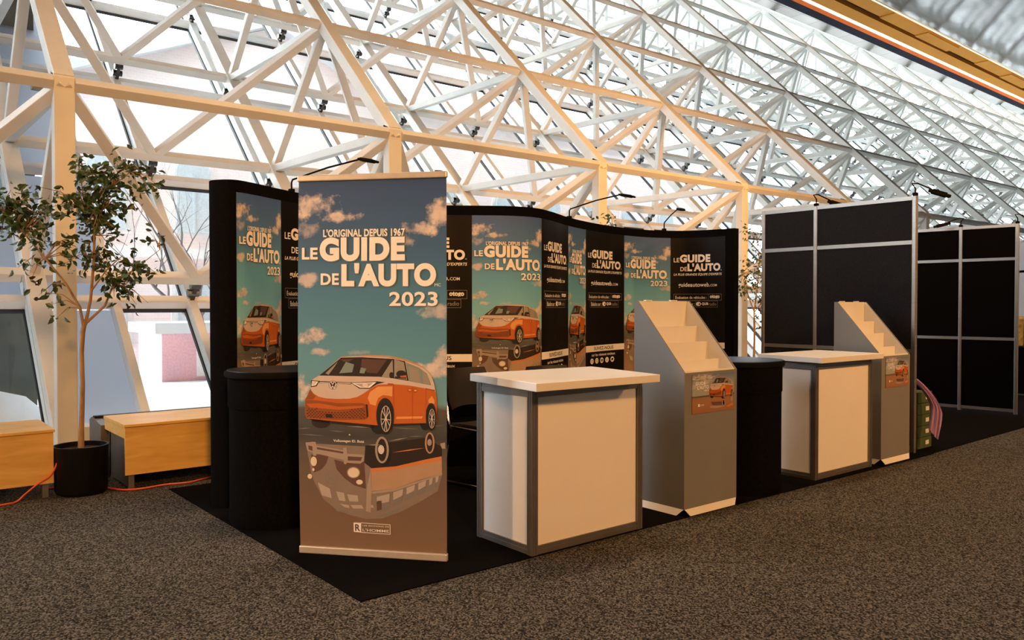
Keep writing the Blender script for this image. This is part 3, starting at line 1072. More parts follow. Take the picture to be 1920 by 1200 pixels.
def black_lettering():
    """u across the panel 0..1, second coordinate height in metres"""
    a = Art()
    U = lambda x: (x - 60) / 765

    def t(ink, body, x0, x1, z0, z1, bold=0, shear=0, l=2):
        a.text(ink, l, body, U(x0), U(x1), z0, z1, bold, shear)
    t('white', 'LE', 105, 182, 1.922, 1.972, .012)
    t('white', 'GUIDE', 190, 607, 1.918, 2.010, .055)
    t('white', 'DE', 197, 285, 1.818, 1.866, .012)
    t('white', "L'AUTO", 293, 757, 1.815, 1.907, .055)
    t('white', 'MC', 760, 778, 1.818, 1.828)
    t('white', "LA PLUS GRANDE ÉQUIPE D'EXPERTS", 105, 778, 1.760, 1.798, .02, .2)
    t('white', 'guideautoweb.', 170, 605, 1.620, 1.682, .014)
    t('white', 'COM', 612, 706, 1.637, 1.664, .006)

    def boxline(x0, x1, z0, z1, mid):
        tz = .0045
        tx = .006
        u0, u1, um = U(x0), U(x1), U(mid)
        for p in ([(u0, z0), (u1, z0), (u1, z0 + tz), (u0, z0 + tz)], [(u0, z1 - tz), (u1, z1 - tz), (u1, z1), (u0, z1)], [(u0, z0), (u0 + tx, z0), (u0 + tx, z1), (u0, z1)],
                  [(u1 - tx, z0), (u1, z0), (u1, z1), (u1 - tx, z1)], [(um, z0), (um + tx, z0), (um + tx, z1), (um, z1)]):
            a.poly('greyline', 2, p)
    boxline(105, 778, 1.475, 1.552, 580)
    boxline(150, 720, 1.396, 1.472, 405)
    t('white', 'Évaluation de véhicules :', 130, 556, 1.494, 1.534, .006)
    t('white', 'otogo', 605, 748, 1.488, 1.540, .05)
    t('white', 'Balados sur :', 175, 392, 1.412, 1.452, .006)
    a.poly('white', 2, [(U(445) + .045 * math.cos(R(20 * i)), 1.434 + .024 * math.sin(R(20 * i))) for i in range(18)])
    a.poly('black', 3, [(U(452), 1.420), (U(470), 1.425), (U(460), 1.445), (U(448), 1.440)])
    t('white', 'QUB', 490, 580, 1.416, 1.452, .04)
    t('greytext', 'radio', 590, 700, 1.416, 1.452, .006)
    a.poly('white', 2, [(0, .925), (1, .925), (1, .992), (0, .992)])
    t('black', 'SUIVEZ-NOUS', 235, 625, .940, .977, .014, 0, 3)
    t('white', 'sur les réseaux sociaux', 190, 660, .876, .905, .012)
    for i in range(5):
        cu, cz = .175 + .135 * i, .825
        a.poly('white', 2, [(cu + .046 * math.cos(R(20 * k)), cz + .030 * math.sin(R(20 * k))) for k in range(18)])
        if i == 0:
            a.text('black', 3, 'f', cu - .014, cu + .014, cz - .018, cz + .018, .03)
        elif i == 1:
            for q in ring(cu, cz, .024, .017, .006, 12):
                a.poly('black', 3, q)
        elif i == 2:
            a.poly('black', 3, [(cu - .026, cz - .013), (cu + .026, cz - .013), (cu + .026, cz + .013), (cu - .026, cz + .013)])
            a.poly('white', 4, [(cu - .008, cz - .008), (cu + .012, cz), (cu - .008, cz + .008)])
        elif i == 3:
            for q in ring(cu - .006, cz - .006, .014, .010, .005, 10):
                a.poly('black', 3, q)
            a.poly('black', 3, [(cu + .004, cz - .006), (cu + .010, cz - .006), (cu + .010, cz + .018), (cu + .004, cz + .018)])
        else:
            a.poly('black', 3, [(cu - .026, cz - .012), (cu + .010, cz - .014), (cu + .022, cz + .004), (cu + .028, cz + .014), (cu + .004, cz + .014), (cu - .004, cz + .002), (cu - .024, cz + .012)])
    return a


# ------------------------------------------------------------------ curved display wall
PTS = [(2.14, 6.08), (2.03, 5.92), (1.95, 5.80), (1.945, 5.68), (2.05, 5.58), (2.22, 5.65), (2.46, 5.80), (2.80, 5.97), (3.20, 6.06), (3.60, 6.02), (3.95, 5.88), (4.22, 5.70), (4.48, 5.54),
       (4.76, 5.51), (5.10, 5.66), (5.45, 5.86), (5.85, 6.04), (6.33, 6.20), (6.80, 6.29), (7.20, 6.28), (7.48, 6.14), (7.64, 5.90), (7.69, 5.66), (7.71, 5.52)]
Q = []
for i in range(len(PTS) - 1):
    p0, p1, p2, p3 = (Vector(PTS[max(0, min(len(PTS) - 1, k))]) for k in (i - 1, i, i + 1, i + 2))
    for n in range(12):
        t = n / 12
        Q.append(.5 * ((2 * p1) + (-p0 + p2) * t + (2 * p0 - 5 * p1 + 4 * p2 - p3) * t * t + (-p0 + 3 * p1 - 3 * p2 + p3) * t ** 3))
Q.append(Vector(PTS[-1]))
SS = [0]
for i in range(1, len(Q)):
    SS.append(SS[-1] + (Q[i] - Q[i - 1]).length)


def wall_at(s):
    i = 0
    while i < len(SS) - 2 and SS[i + 1] < s:
        i += 1
    t = (s - SS[i]) / (SS[i + 1] - SS[i])
    p = Q[i].lerp(Q[i + 1], t)

    def tan(k):
        return (Q[min(k + 1, len(Q) - 1)] - Q[max(k - 1, 0)]).normalized()
    d = tan(i).lerp(tan(i + 1), t).normalized()
    return p, Vector((d.y, -d.x))


S_OFF = SS[48] - 0.688          # the sheet borders below were measured from the nose at 0.688
WT = 2.29
dw = thing('curved_display_wall', 'wavy black fabric display wall with printed sky and black graphic panels', 'display wall', (4.8, 5.9, 0))
b = MB()
n = len(Q)
front = [wall_at(s)[0] for s in SS]
back = [front[i] - wall_at(SS[i])[1] * 0.10 for i in range(n)]
loop = front + back[::-1]
vs = [(p.x, p.y, z) for z in (0.007, WT) for p in loop]
m2 = len(loop)
fs = [(i, (i + 1) % m2, m2 + (i + 1) % m2, m2 + i) for i in range(m2)]
for i in range(n - 1):
    j = m2 - 1 - i
    fs.append((i, j, j - 1, i + 1))
    fs.append((m2 + i, m2 + i + 1, m2 + j - 1, m2 + j))
b.add(vs, fs)
wall_body = b.build('fabric_body', M['black'], dw, smooth=True)
VANART, SKYTXT, BLKTXT = van_art(), sky_lettering(True), black_lettering()
GZ0, GZ1 = 0.555, 2.205
PANELS = [('sky', .70, 1.184), ('black', 1.184, 1.87), ('sky', 1.87, 2.33), ('black', 2.33, 3.02), ('sky', 3.02, 3.717), ('black', 3.717, 4.457), ('sky', 4.457, 4.918), ('black', 4.918, 5.764), ('sky', 5.764, 6.478), ('black', 6.478, 7.131)]
for kind, s0, s1 in PANELS:
    s0 += S_OFF
    s1 += S_OFF

    def fn_uv(u, v, off, s0=s0, s1=s1):
        p, nn = wall_at(s0 + u * (s1 - s0))
        p = p + nn * off
        return Vector((p.x, p.y, GZ0 + v * (GZ1 - GZ0)))

    def fn_z(u, z, off, s0=s0, s1=s1):
        p, nn = wall_at(s0 + u * (s1 - s0))
        p = p + nn * off
        return Vector((p.x, p.y, z))
    cuts = [i / 16 for i in range(1, 16)]
    if kind == 'sky':
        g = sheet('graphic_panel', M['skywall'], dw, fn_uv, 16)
        g['label'] = 'printed panel with clouds and orange van'
        VANART.lay('printed_van', g, fn_uv, cuts)
        SKYTXT.lay('printed_lettering', g, fn_uv, cuts)
    else:
        g = sheet('graphic_panel', M['blackprint'], dw, lambda u, v, off: fn_z(u, GZ0 + v * (GZ1 - GZ0), off), 16)
        g['label'] = 'black printed panel with white lettering'
        BLKTXT.lay('printed_lettering', g, fn_z, cuts)

# ------------------------------------------------------------------ free-standing banner
BL, BR = Vector((1.961, 4.334, 0)), Vector((2.518, 3.672, 0))
BD = (BR - BL).normalized()
BN = Vector((BD.y, -BD.x, 0))
BW = (BR - BL).length


def fn_b(u, v, off):
    bow = -0.012 * math.sin(math.pi * v) * (1 - u) * BW
    return BL + BD * (u * BW + bow) + BN * off + Vector((0, 0, 0.03 + v * 2.105))


ban = thing('roll_up_banner', 'tall sky printed banner with orange and white van standing on the black carpet corner', 'banner', tuple((BL + BR) / 2))
sh = sheet('printed_sheet', M['skyprint'], ban, fn_b, 4, 0.002, 0.001, 24)
VANART.lay('printed_van', sh, fn_b, [], 0.0016, 0.0003)
SKYTXT.lay('printed_lettering', sh, fn_b, [], 0.0016, 0.0003)
M['rail'] = pm('champagne_aluminium_rail', (0.62, 0.56, 0.48), 0.35, 0.4)
b = MB()
b.beam(BL + Vector((0, 0, 2.135)) - BD * .005, BR + Vector((0, 0, 2.135)) + BD * .005, .03, .035)
b.build('top_rail', M['rail'], ban, bevel=.006)
b = MB()
b.beam(BL + Vector((0, 0, .029)) - BD * .004, BR + Vector((0, 0, .029)) + BD * .004, .03, .042)
b.build('bottom_rail', M['rail'], ban, bevel=.006)
mid = (BL + BR) / 2 - BN * .05
MB().tube([mid + Vector((0, 0, 0.028)), mid + Vector((0, 0, 2.12))], .012, 10).build('pole', M['alu'], ban)
MB().beam(mid + Vector((0, 0, 2.12)) - BN * .01, mid + Vector((0, 0, 2.12)) + BN * .05, .03, .02).build('hook', M['blackplastic'], ban)
for sgn in (-1, 1):
    MB().beam(mid + BD * .28 * sgn + Vector((0, 0, .018)), mid - BN * .02 + Vector((0, 0, .018)), .03, .02).build('foot', M['alu'], ban)
# ------------------------------------------------------------------ booth carpets
tag(MB().box(1.86, 7.97, 3.44, 6.49, 0, 0.006).build('booth_carpet', M['rug']), 'black carpet under the banner, the white counters and the wavy display wall', 'carpet')
tag(MB().prism([(7.97, 3.46, 0), (14.2, 3.62, 0), (14.2, 6.7, 0), (7.97, 6.5, 0)], (0, 0, .006)).build('booth_carpet', M['rug']), 'black carpet of the empty booth beyond the tall dark partition', 'carpet')


# ------------------------------------------------------------------ white counters
def counter(name, label, ox, oy, top):
    t = thing(name, label, 'counter', (ox + .46, oy + .26, 0.006), 'white counters of the booth')
    W_, D_, z1 = 0.92, 0.52, 0.960
    p = 0.045
    z0 = 0.006
    for (px, py) in ((0, 0), (W_ - p, 0), (0, D_ - p), (W_ - p, D_ - p)):
        m = MB()
        m.box(ox + px, ox + px + p, oy + py, oy + py + p, z0, z1)
        for g in (.012, .028):
            m.box(ox + px - .003, ox + px, oy + py + g, oy + py + g + .006, z0, z1)
            m.box(ox + px + g, ox + px + g + .006, oy + py - .003, oy + py, z0, z1)
        m.build('post', M['aludark'], t)
    rails = [((p, 0), (W_ - p, 0)), ((p, D_ - p), (W_ - p, D_ - p)), ((0, p), (0, D_ - p)), ((W_ - p, p), (W_ - p, D_ - p))]
    for (a, c) in rails:
        for (r0, r1) in ((z0, z0 + .05), (z1 - .06, z1 - .012)):
            m = MB()
            if a[1] == c[1]:
                m.box(ox + a[0], ox + c[0], oy + a[1] + .004, oy + a[1] + p - .004, r0, r1)
                m.box(ox + a[0], ox + c[0], oy + a[1] + .0, oy + a[1] + .004, r0 + .018, r0 + .028)
            else:
                m.box(ox + a[0] + .004, ox + a[0] + p - .004, oy + a[1], oy + c[1], r0, r1)
                m.box(ox + a[0], ox + a[0] + .004, oy + a[1], oy + c[1], r0 + .018, r0 + .028)
            m.build('rail', M['aludark'], t)
    zz0, zz1 = z0 + .045, z1 - .055
    f = MB().box(ox + p - .004, ox + W_ - p + .004, oy + .015, oy + .021, zz0, zz1).build('front_panel', M['whitepanel'], t)
    MB().box(ox + .015, ox + .021, oy + p - .004, oy + D_ - p + .004, zz0, zz1).build('side_panel', M['whitepanel'], t)
    MB().box(ox + W_ - .021, ox + W_ - .015, oy + p - .004, oy + D_ - p + .004, zz0, zz1).build('side_panel', M['whitepanel'], t)
    MB().prism([(ox + tx, oy + ty, z1) for tx, ty in top], (0, 0, .045)).build('tabletop', M['whitelam'], t, bevel=.003)
    return t


counter('white_counter', 'white counter with an aluminium frame right beside the tall banner', 2.94, 3.445, [(-.145, -.205), (.80, -.245), (.935, .475), (-.04, .535)])
counter('white_counter', 'white counter with an aluminium frame against the second book stand', 5.99, 3.505, [(-.085, -.095), (.895, -.11), (.95, .535), (.005, .545)])


# ------------------------------------------------------------------ cardboard book stands
def book_stand(label, ox, oy, wx):
    t = thing('book_stand', label, 'display stand', (ox + wx / 2, oy + .3, 0.006), 'grey cardboard book stands')
    D_, zf, zb, z0 = .45, .965, 1.45, .05
    th = .012
    side = lambda x: [(x, oy, z0), (x, oy + D_, z0), (x, oy + D_, zb), (x, oy + D_ - .03, zb), (x, oy, zf)]
    MB().prism(side(ox), (th, 0, 0)).build('side_panel', M['greycard'], t)
    MB().prism(side(ox + wx - th), (th, 0, 0)).build('side_panel', M['greycard'], t)
    # white lining of the two sides above the bins
    for x in (ox + th, ox + wx - th - .002):
        ln = MB()
        ln.prism([(x, oy + .012, zf - .10), (x, oy + D_ - .012, zf - .10), (x, oy + D_ - .012, zb - .004), (x, oy + D_ - .03, zb - .004), (x, oy + .012, zf + .004)], (.002, 0, 0))
        ln.build('side_lining', M['whitecard'], t)
    return t, (D_, zf, zb, z0, th)


def finish_stand(t, ox, oy, wx, dims):
    D_, zf, zb, z0, th = dims
    x0, x1 = ox + th, ox + wx - th
    MB().box(x0, x1, oy, oy + th, z0, zf).build('front_panel', M['greycard'], t)
    MB().box(x0, x1, oy + D_ - th, oy + D_, z0, zb).build('back_panel', M['whitecard'], t)
    for u in (.22, .72):
        cap = MB()
        cap.box(x0 + (x1 - x0) * (u - .06), x0 + (x1 - x0) * (u + .06), oy + D_ - .02, oy + D_ + .004, zb, zb + .008)
        cap.build('tab', M['whitecard'], t)
    slope = (zb - zf) / (D_ - .03)
    ys = [.012, .135, .24, .335]
    for i, y in enumerate(ys):
        ztop = zf + slope * y - (.085 if i else .003)
        MB().box(x0 + .002, x1 - .002, oy + y, oy + y + .006, ztop - .16, ztop).build('tier_front', M['whitecard'], t)
        yn = ys[i + 1] if i < 3 else D_ - .012
        MB().box(x0 + .002, x1 - .002, oy + y, oy + yn, ztop - .165, ztop - .16).build('tier_shelf', M['whitecard'], t)
    fl_ = MB()
    zc = .006
    fl_.prism([(ox + .005, oy - .001, z0), (ox + wx - .005, oy - .001, z0), (ox + wx - .045, oy - .022, zc), (ox + .04, oy - .022, zc)], (0, .004, 0))
    fl_.build('bottom_flap', M['whitecard'], t)
    MB().prism([(ox - .001, oy + .005, z0), (ox - .001, oy + D_, z0), (ox - .022, oy + D_, zc), (ox - .022, oy + .05, zc)], (.004, 0, 0)).build('bottom_flap', M['whitecard'], t)
    MB().box(ox + .03, ox + wx - .03, oy + .03, oy + D_ - .02, zc, z0).build('base', M['blackplastic'], t)
    # poster on the front
    px0, px1, pz0, pz1 = ox + wx * .13, ox + wx * .93, .685, .948

    def fn(u, v, off):
        return Vector((px0 + u * (px1 - px0), oy - off, pz0 + v * (pz1 - pz0)))
    pst = sheet('poster', M['posterprint'], t, fn, 1, .006, .006)
    a = Art()
    cx = lambda x, y: ((x - 185) / 960, 1 - (y - 190) / 870)

    def vmap(p):
        return cx(555 + (p[0] - 130) / 1650 * 560, 285 + (p[1] - 65) / 1045 * 510)
    for ink, l, p in VAN:
        a.poly(ink, l, [vmap(q) for q in p])
    for (x, y, rx, ry, ink) in ((890, 890, 34, 90, 'refcream'), (892, 880, 20, 60, 'dark'), (1085, 810, 26, 70, 'refcream')):
        a.poly(ink, 8, [cx(*q) for q in ell(x, y, rx, ry)])
    a.poly('reforange', 7, [cx(*q) for q in ((940, 970), (1110, 900), (1120, 960), (1000, 985))])
    a.poly('refcream', 7, [cx(*q) for q in ((580, 920), (860, 950), (860, 975), (720, 985), (580, 960))])
    a.poly('refbrown', 6, [cx(*q) for q in ((600, 830), (850, 850), (860, 930), (640, 910))])
    for body, (xa, xb, ya, yb), bd in (('GUIDE', (250, 470, 345, 425), .04), ("L'AUTO", (290, 545, 435, 520), .04), ('2023', (440, 540, 535, 572), .02)):
        (u0, v1), (u1, v0) = cx(xa, ya), cx(xb, yb)
        a.text('white', 8, body, u0, u1, v0, v1, bd)
    a.poly('white', 8, [cx(*q) for q in ((305, 848), (345, 848), (345, 910), (305, 910))])
    (u0, v1), (u1, v0) = cx(360, 860), cx(440, 900)
    a.text('white', 8, "L'HOMME", u0, u1, v0, v1)
    a.lay('printed_van', pst, fn, [], .0065, .0002)


for lab, ox, oy, wx in (('grey cardboard book stand with empty white tiers between the two white counters', 4.29, 3.46, .58), ('grey cardboard book stand with empty white tiers in front of the tall dark partition', 7.04, 3.49, .54)):
    t, dims = book_stand(lab, ox, oy, wx)
    finish_stand(t, ox, oy, wx, dims)


# ------------------------------------------------------------------ black oval podiums
def podium(label, cx, cy, ax, ay, ang, top):
    t = thing('oval_podium', label, 'podium', (cx, cy, 0.006), 'black oval podium cases')
    ca, sa = math.cos(ang), math.sin(ang)

    def sh_(tt):
        e = 2.6
        x = ax * math.copysign(abs(math.cos(tt)) ** (2 / e), math.cos(tt))
        y = ay * math.copysign(abs(math.sin(tt)) ** (2 / e), math.sin(tt))
        return ca * x - sa * y, sa * x + ca * y
    MB().lathe([(.97, .006), (1.0, .03), (1.0, .10)], 48, (cx, cy), sh_).build('foot_band', M['black'], t, smooth=True)
    MB().lathe([(.985, .10), (.985, .76)], 48, (cx, cy), sh_).build('fabric_wrap', M['black'], t, smooth=True)
    MB().lathe([(1.0, .76), (1.005, .765), (1.005, .945), (.99, .952)], 48, (cx, cy), sh_).build('upper_band', M['black'], t, smooth=True)
    MB().lathe([(1.03, .952), (1.06, .962), (1.06, .985), (1.045, .996), (1.0, .998)], 48, (cx, cy), sh_).build('lid', M['armblack'], t, smooth=True)
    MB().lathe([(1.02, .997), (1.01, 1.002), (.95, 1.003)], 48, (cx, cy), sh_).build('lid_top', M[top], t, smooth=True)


podium('black oval podium half hidden behind the tall banner', 2.25, 5.10, .40, .28, R(-10), 'lid')
podium('black oval podium with a lid tinted with bluish sky sheen between a book stand and the second counter', 5.32, 3.75, .30, .285, R(0), 'lidsky')


# ------------------------------------------------------------------ dark partition walls
def partition(label, P, Qv, posts, cloth, zt):
    """straight run of cloth panels between aluminium posts from P to Qv (plan points)"""
    P, Qv = Vector((*P, 0)), Vector((*Qv, 0))
    d = (Qv - P).normalized()
    nrm = Vector((d.y, -d.x, 0))
    t = thing('partition_wall', label, 'partition', tuple((P + Qv) / 2))
    L_ = (Qv - P).length
    xs = posts
    for s in xs:
        c = P + d * s
        MB().beam(c + Vector((0, 0, 0.007)), c + Vector((0, 0, zt)), .042, .042, d).build('post', M['alu'], t, bevel=.006)
    for i in range(len(xs) - 1):
        a, c = P + d * (xs[i] + .021), P + d * (xs[i + 1] - .021)
        for z in (.055, .98, 2.02, zt - .02):
            MB().beam(a + Vector((0, 0, z)), c + Vector((0, 0, z)), .03, .038, (0, 0, 1)).build('rail', M['alu'], t)
        for z0, z1 in ((.075, .961), (.999, 2.0), (2.039, zt - .04)):
            MB().beam(a + Vector((0, 0, (z0 + z1) / 2)), c + Vector((0, 0, (z0 + z1) / 2)), .018, z1 - z0, (0, 0, 1)).build('cloth_panel', M[cloth], t)


partition('tall charcoal partition wall standing at the end of the wavy display wall', (7.84, 3.575), (7.84, 5.22), [0, 1.02, 1.645], 'felt', 2.46)
partition('black partition wall across the neighbouring empty booth', (11.62, 4.0), (11.38, 6.3), [0, .66, 1.66, 2.31], 'feltdark', 2.47)


# ------------------------------------------------------------------ arm lights
def arm_light(label, base, pts, head0, head1, r=.007, hw=.03, hh=.018, flat=True):
    t = thing('arm_spotlight', label, 'lamp', base)
    MB().box(base[0] - .02, base[0] + .02, base[1] - .02, base[1] + .02, base[2], base[2] + .03).build('clamp', M['armblack'], t, bevel=.004)
    MB().tube([base] + pts, r, 8).build('arm', M['armblack'], t, smooth=True)
    h = MB()
    h0, h1 = Vector(head0), Vector(head1)
    d = h1 - h0
    for f0, f1, w_, hgt in ((0, .15, hw * 1.2, hh), (.15, .8, hw * 2, hh * 1.5), (.8, 1, hw * 1.5, hh)):
        h.beam(h0 + d * f0, h0 + d * f1, w_, hgt)
    h.build('lamp_head', M['armblack'], t, bevel=.006)
    return t


Z = WT
def on_wall(s):
    p, nn = wall_at(s + S_OFF)
    p = p - nn * .05
    return p, nn


for lab, s, arm, in (('black arm spotlight on the display wall behind the banner, above the clouds panel', 1.38, (.62, .0)), ('black arm spotlight on the display wall just beyond the banner edge', 2.66, (.50, .0)),
                     ('black arm spotlight reaching up from the dip of the display wall', 4.62, (.52, .0)), ('black arm spotlight near the partition end of the display wall', 6.42, (.40, .0))):
    p, nn = on_wall(s)
    base = (p.x, p.y, Z)
    n3 = Vector((nn.x, nn.y, 0))
    P3 = Vector(base)
    a1 = P3 + Vector((0, 0, .10)) + n3 * .01
    a2 = P3 + Vector((0, 0, .17)) + n3 * arm[0] * .55
    a3 = P3 + Vector((0, 0, .21)) + n3 * arm[0]
    arm_light(lab, base, [P3 + Vector((0, 0, .08)), a1, a2, a3], a3 + Vector((0, 0, .005)), a3 + n3 * .17 - Vector((0, 0, .03)))
for lab, base, d in (('black arm spotlight on the front post of the charcoal partition', (7.84, 3.575, 2.46), Vector((.80, -.50, 0))), ('black arm spotlight on the middle post of the charcoal partition', (7.84, 4.595, 2.46), Vector((.80, -.35, 0))),
                     ('black arm spotlight on the inner post of the black partition', (11.55, 4.66, 2.47), Vector((-.70, .60, 0))), ('black arm spotlight on the front post of the black partition', (11.62, 4.0, 2.47), Vector((.8, -.6, 0)))):
    d.normalize()
    P3 = Vector(base)
    up = Vector((0, 0, 1))
    arm_light(lab, base, [P3 + up * .07, P3 + up * .115 - d * .035, P3 + up * .12 + d * .02, P3 + up * .065 + d * .17], P3 + up * .055 + d * .14, P3 + up * .0 + d * .36, .007, .022, .03)


# ------------------------------------------------------------------ chairs behind the first counter
def chair(label, cx, cy, rot):
    t = thing('stacking_chair', label, 'chair', (cx, cy, 0.006), 'black chairs behind the counter')
    rm = Matrix.Translation((cx, cy, .006)) @ Matrix.Rotation(rot, 4, 'Z')
    T = lambda x, y, z: rm @ Vector((x, y, z))
    sm_ = MB()
    nx, ny = 8, 6
    for zz in (0, -.014):
        for j in range(ny + 1):
            for i in range(nx + 1):
                x, y = -.23 + .46 * i / nx, -.23 + .44 * j / ny
                z = .47 - .03 * (j < 1) + .012 * (abs(i - nx / 2) / (nx / 2)) ** 2
                sm_.v.append(T(x, y, z + zz))
    n1 = nx + 1
    o2 = n1 * (ny + 1)
    for j in range(ny):
        for i in range(nx):
            a = j * n1 + i
            for o_ in (0, o2):
                sm_.f.append([o_ + a, o_ + a + 1, o_ + a + n1 + 1, o_ + a + n1])
                sm_.m.append(0)
    for i in range(nx):
        for a in (i, ny * n1 + i):
            sm_.f.append([a, a + 1, o2 + a + 1, o2 + a])
            sm_.m.append(0)
    for j in range(ny):
        for a in (j * n1, j * n1 + nx):
            sm_.f.append([a, a + n1, o2 + a + n1, o2 + a])
            sm_.m.append(0)
    sm_.build('seat', M['chairplastic'], t)
    bk = MB()
    nb, nh = 10, 6
    for off in (0, .014):
        for j in range(nh + 1):
            for i in range(nb + 1):
                u = i / nb * 2 - 1
                hw = .225 if 0 < j < nh else .205
                z = .60 + .30 * j / nh
                bk.v.append(T(hw * u, .225 + .045 * (1 - u * u) + .05 * j / nh + off, z - .02 * (j == 0) * (u * u)))
    n1 = nb + 1
    o2 = n1 * (nh + 1)
    for j in range(nh):
        for i in range(nb):
            a = j * n1 + i
            for o_ in (0, o2):
                bk.f.append([o_ + a, o_ + a + 1, o_ + a + n1 + 1, o_ + a + n1])
                bk.m.append(0)
    for i in range(nb):
        for a in (i, nh * n1 + i):
            bk.f.append([a, a + 1, o2 + a + 1, o2 + a])
            bk.m.append(0)
    for j in range(nh):
        for a in (j * n1, j * n1 + nb):
            bk.f.append([a, a + n1, o2 + a + n1, o2 + a])
            bk.m.append(0)
    bk.build('backrest', M['chairplastic'], t, smooth=True)
    for sx in (-1, 1):
        x = .245 * sx
        MB().tube([T(x, .27, .72), T(x, .23, .50), T(x, .20, .455), T(x, -.20, .445), T(x, -.235, .42), T(x, -.255, .05), T(x, -.235, .014), T(x, .28, .014), T(x, .30, .04), T(x * .98, .21, .44)], .0115, 8).build('leg_frame', M['chrome'], t, smooth=True)
    MB().tube([T(-.245, -.15, .44), T(.245, -.15, .44)], .01, 8).build('stretcher', M['chrome'], t)


chair('black chair with a chrome frame right behind the banner edge', 3.92, 5.10, R(8))
chair('black chair whose backrest just shows over the white counter', 4.52, 4.86, R(-6))


# ------------------------------------------------------------------ benches and heaters by the glass
def bench(label, x0, x1, yf, yb, zt, zap):
    t = thing('wooden_bench', label, 'bench', ((x0 + x1) / 2, (yf + yb) / 2, 0), 'plywood benches along the glass')
    MB().box(x0 - .01, x1 + .01, yf - .012, yb, zt - .022, zt).build('seat_board', M['birch'], t, bevel=.003)
    MB().box(x0, x1, yf, yf + .022, zap, zt - .022).build('apron', M['birch'], t)
    for xe in (x0, x1 - .022):
        MB().prism([(xe, yf + .022, zt - .022), (xe, yb, zt - .022), (xe, yb, zt - .11), (xe, yf + .022, zt - .11)], (.022, 0, 0)).build('end_board', M['birch'], t)
    MB().box(x0 + .03, x0 + .036, yf + .05, yb, .02, zt - .1).build('side_plate', M['heater'], t)
    for (x, y) in ((x0 + .05, yf + .05), (x1 - .05, yf + .05), (x0 + .05, yb - .05), (x1 - .05, yb - .05)):
        MB().box(x - .02, x + .02, y - .02, y + .02, 0, zt - .1).build('leg', M['alu'], t)


bench('yellow plywood bench left of the potted ficus', -1.35, 1.125, 6.76, 7.42, .505, .107)
bench('yellow plywood bench against the end of the black display wall', 1.585, 4.1, 6.63, 7.28, .51, .12)
for lab, xa, xb, ya in (('grey metal convector heater behind the bench beside the potted ficus', 1.56, 4.1, 7.30), ('grey metal convector heater behind the bench left of the ficus', -1.35, 1.02, 7.44)):
    t = thing('convector_heater', lab, 'heater', ((xa + xb) / 2, 7.5, 0), 'convector heaters behind the benches')
    MB().prism([(xa, ya, 0), (xa, 7.72, 0), (xa, 7.72, .44), (xa, 7.64, .465), (xa, ya, .43)], (xb - xa, 0, 0)).build('casing', M['heater'], t, bevel=.004)
    MB().box(xa + .01, xb - .01, 7.56, 7.63, .45, .475).build('top_grille', M['blackplastic'], t)

cord = MB()
cp = [(-.3, 6.4, .012), (.55, 6.62, .012), (.80, 6.68, .012), (.88, 6.72, .012), (.94, 6.76, .05), (1.02, 6.735, .12), (1.10, 6.735, .17), (1.145, 6.745, .26), (1.15, 6.77, .34), (1.10, 6.95, .30), (1.12, 7.06, .012), (1.38, 7.05, .012), (1.47, 6.86, .012), (1.56, 6.66, .012), (1.68, 6.60, .012), (1.88, 6.63, .012), (2.05, 6.60, .012), (2.30, 6.70, .012), (2.9, 6.72, .012)]
cc = []
for i in range(len(cp) - 1):
    p0, p1, p2, p3 = (Vector(cp[max(0, min(len(cp) - 1, k))]) for k in (i - 1, i, i + 1, i + 2))
    for n in range(5):
        tt = n / 5
        q = .5 * ((2 * p1) + (-p0 + p2) * tt + (2 * p0 - 5 * p1 + 4 * p2 - p3) * tt * tt + (-p0 + 3 * p1 - 3 * p2 + p3) * tt ** 3)
        q.z = max(q.z, .008)
        cc.append(q)
cord.tube(cc, .0065, 7)
tag(cord.build('extension_cord', M['cord'], smooth=True), 'orange extension cord trailing along the floor past the benches and planter', 'cord')


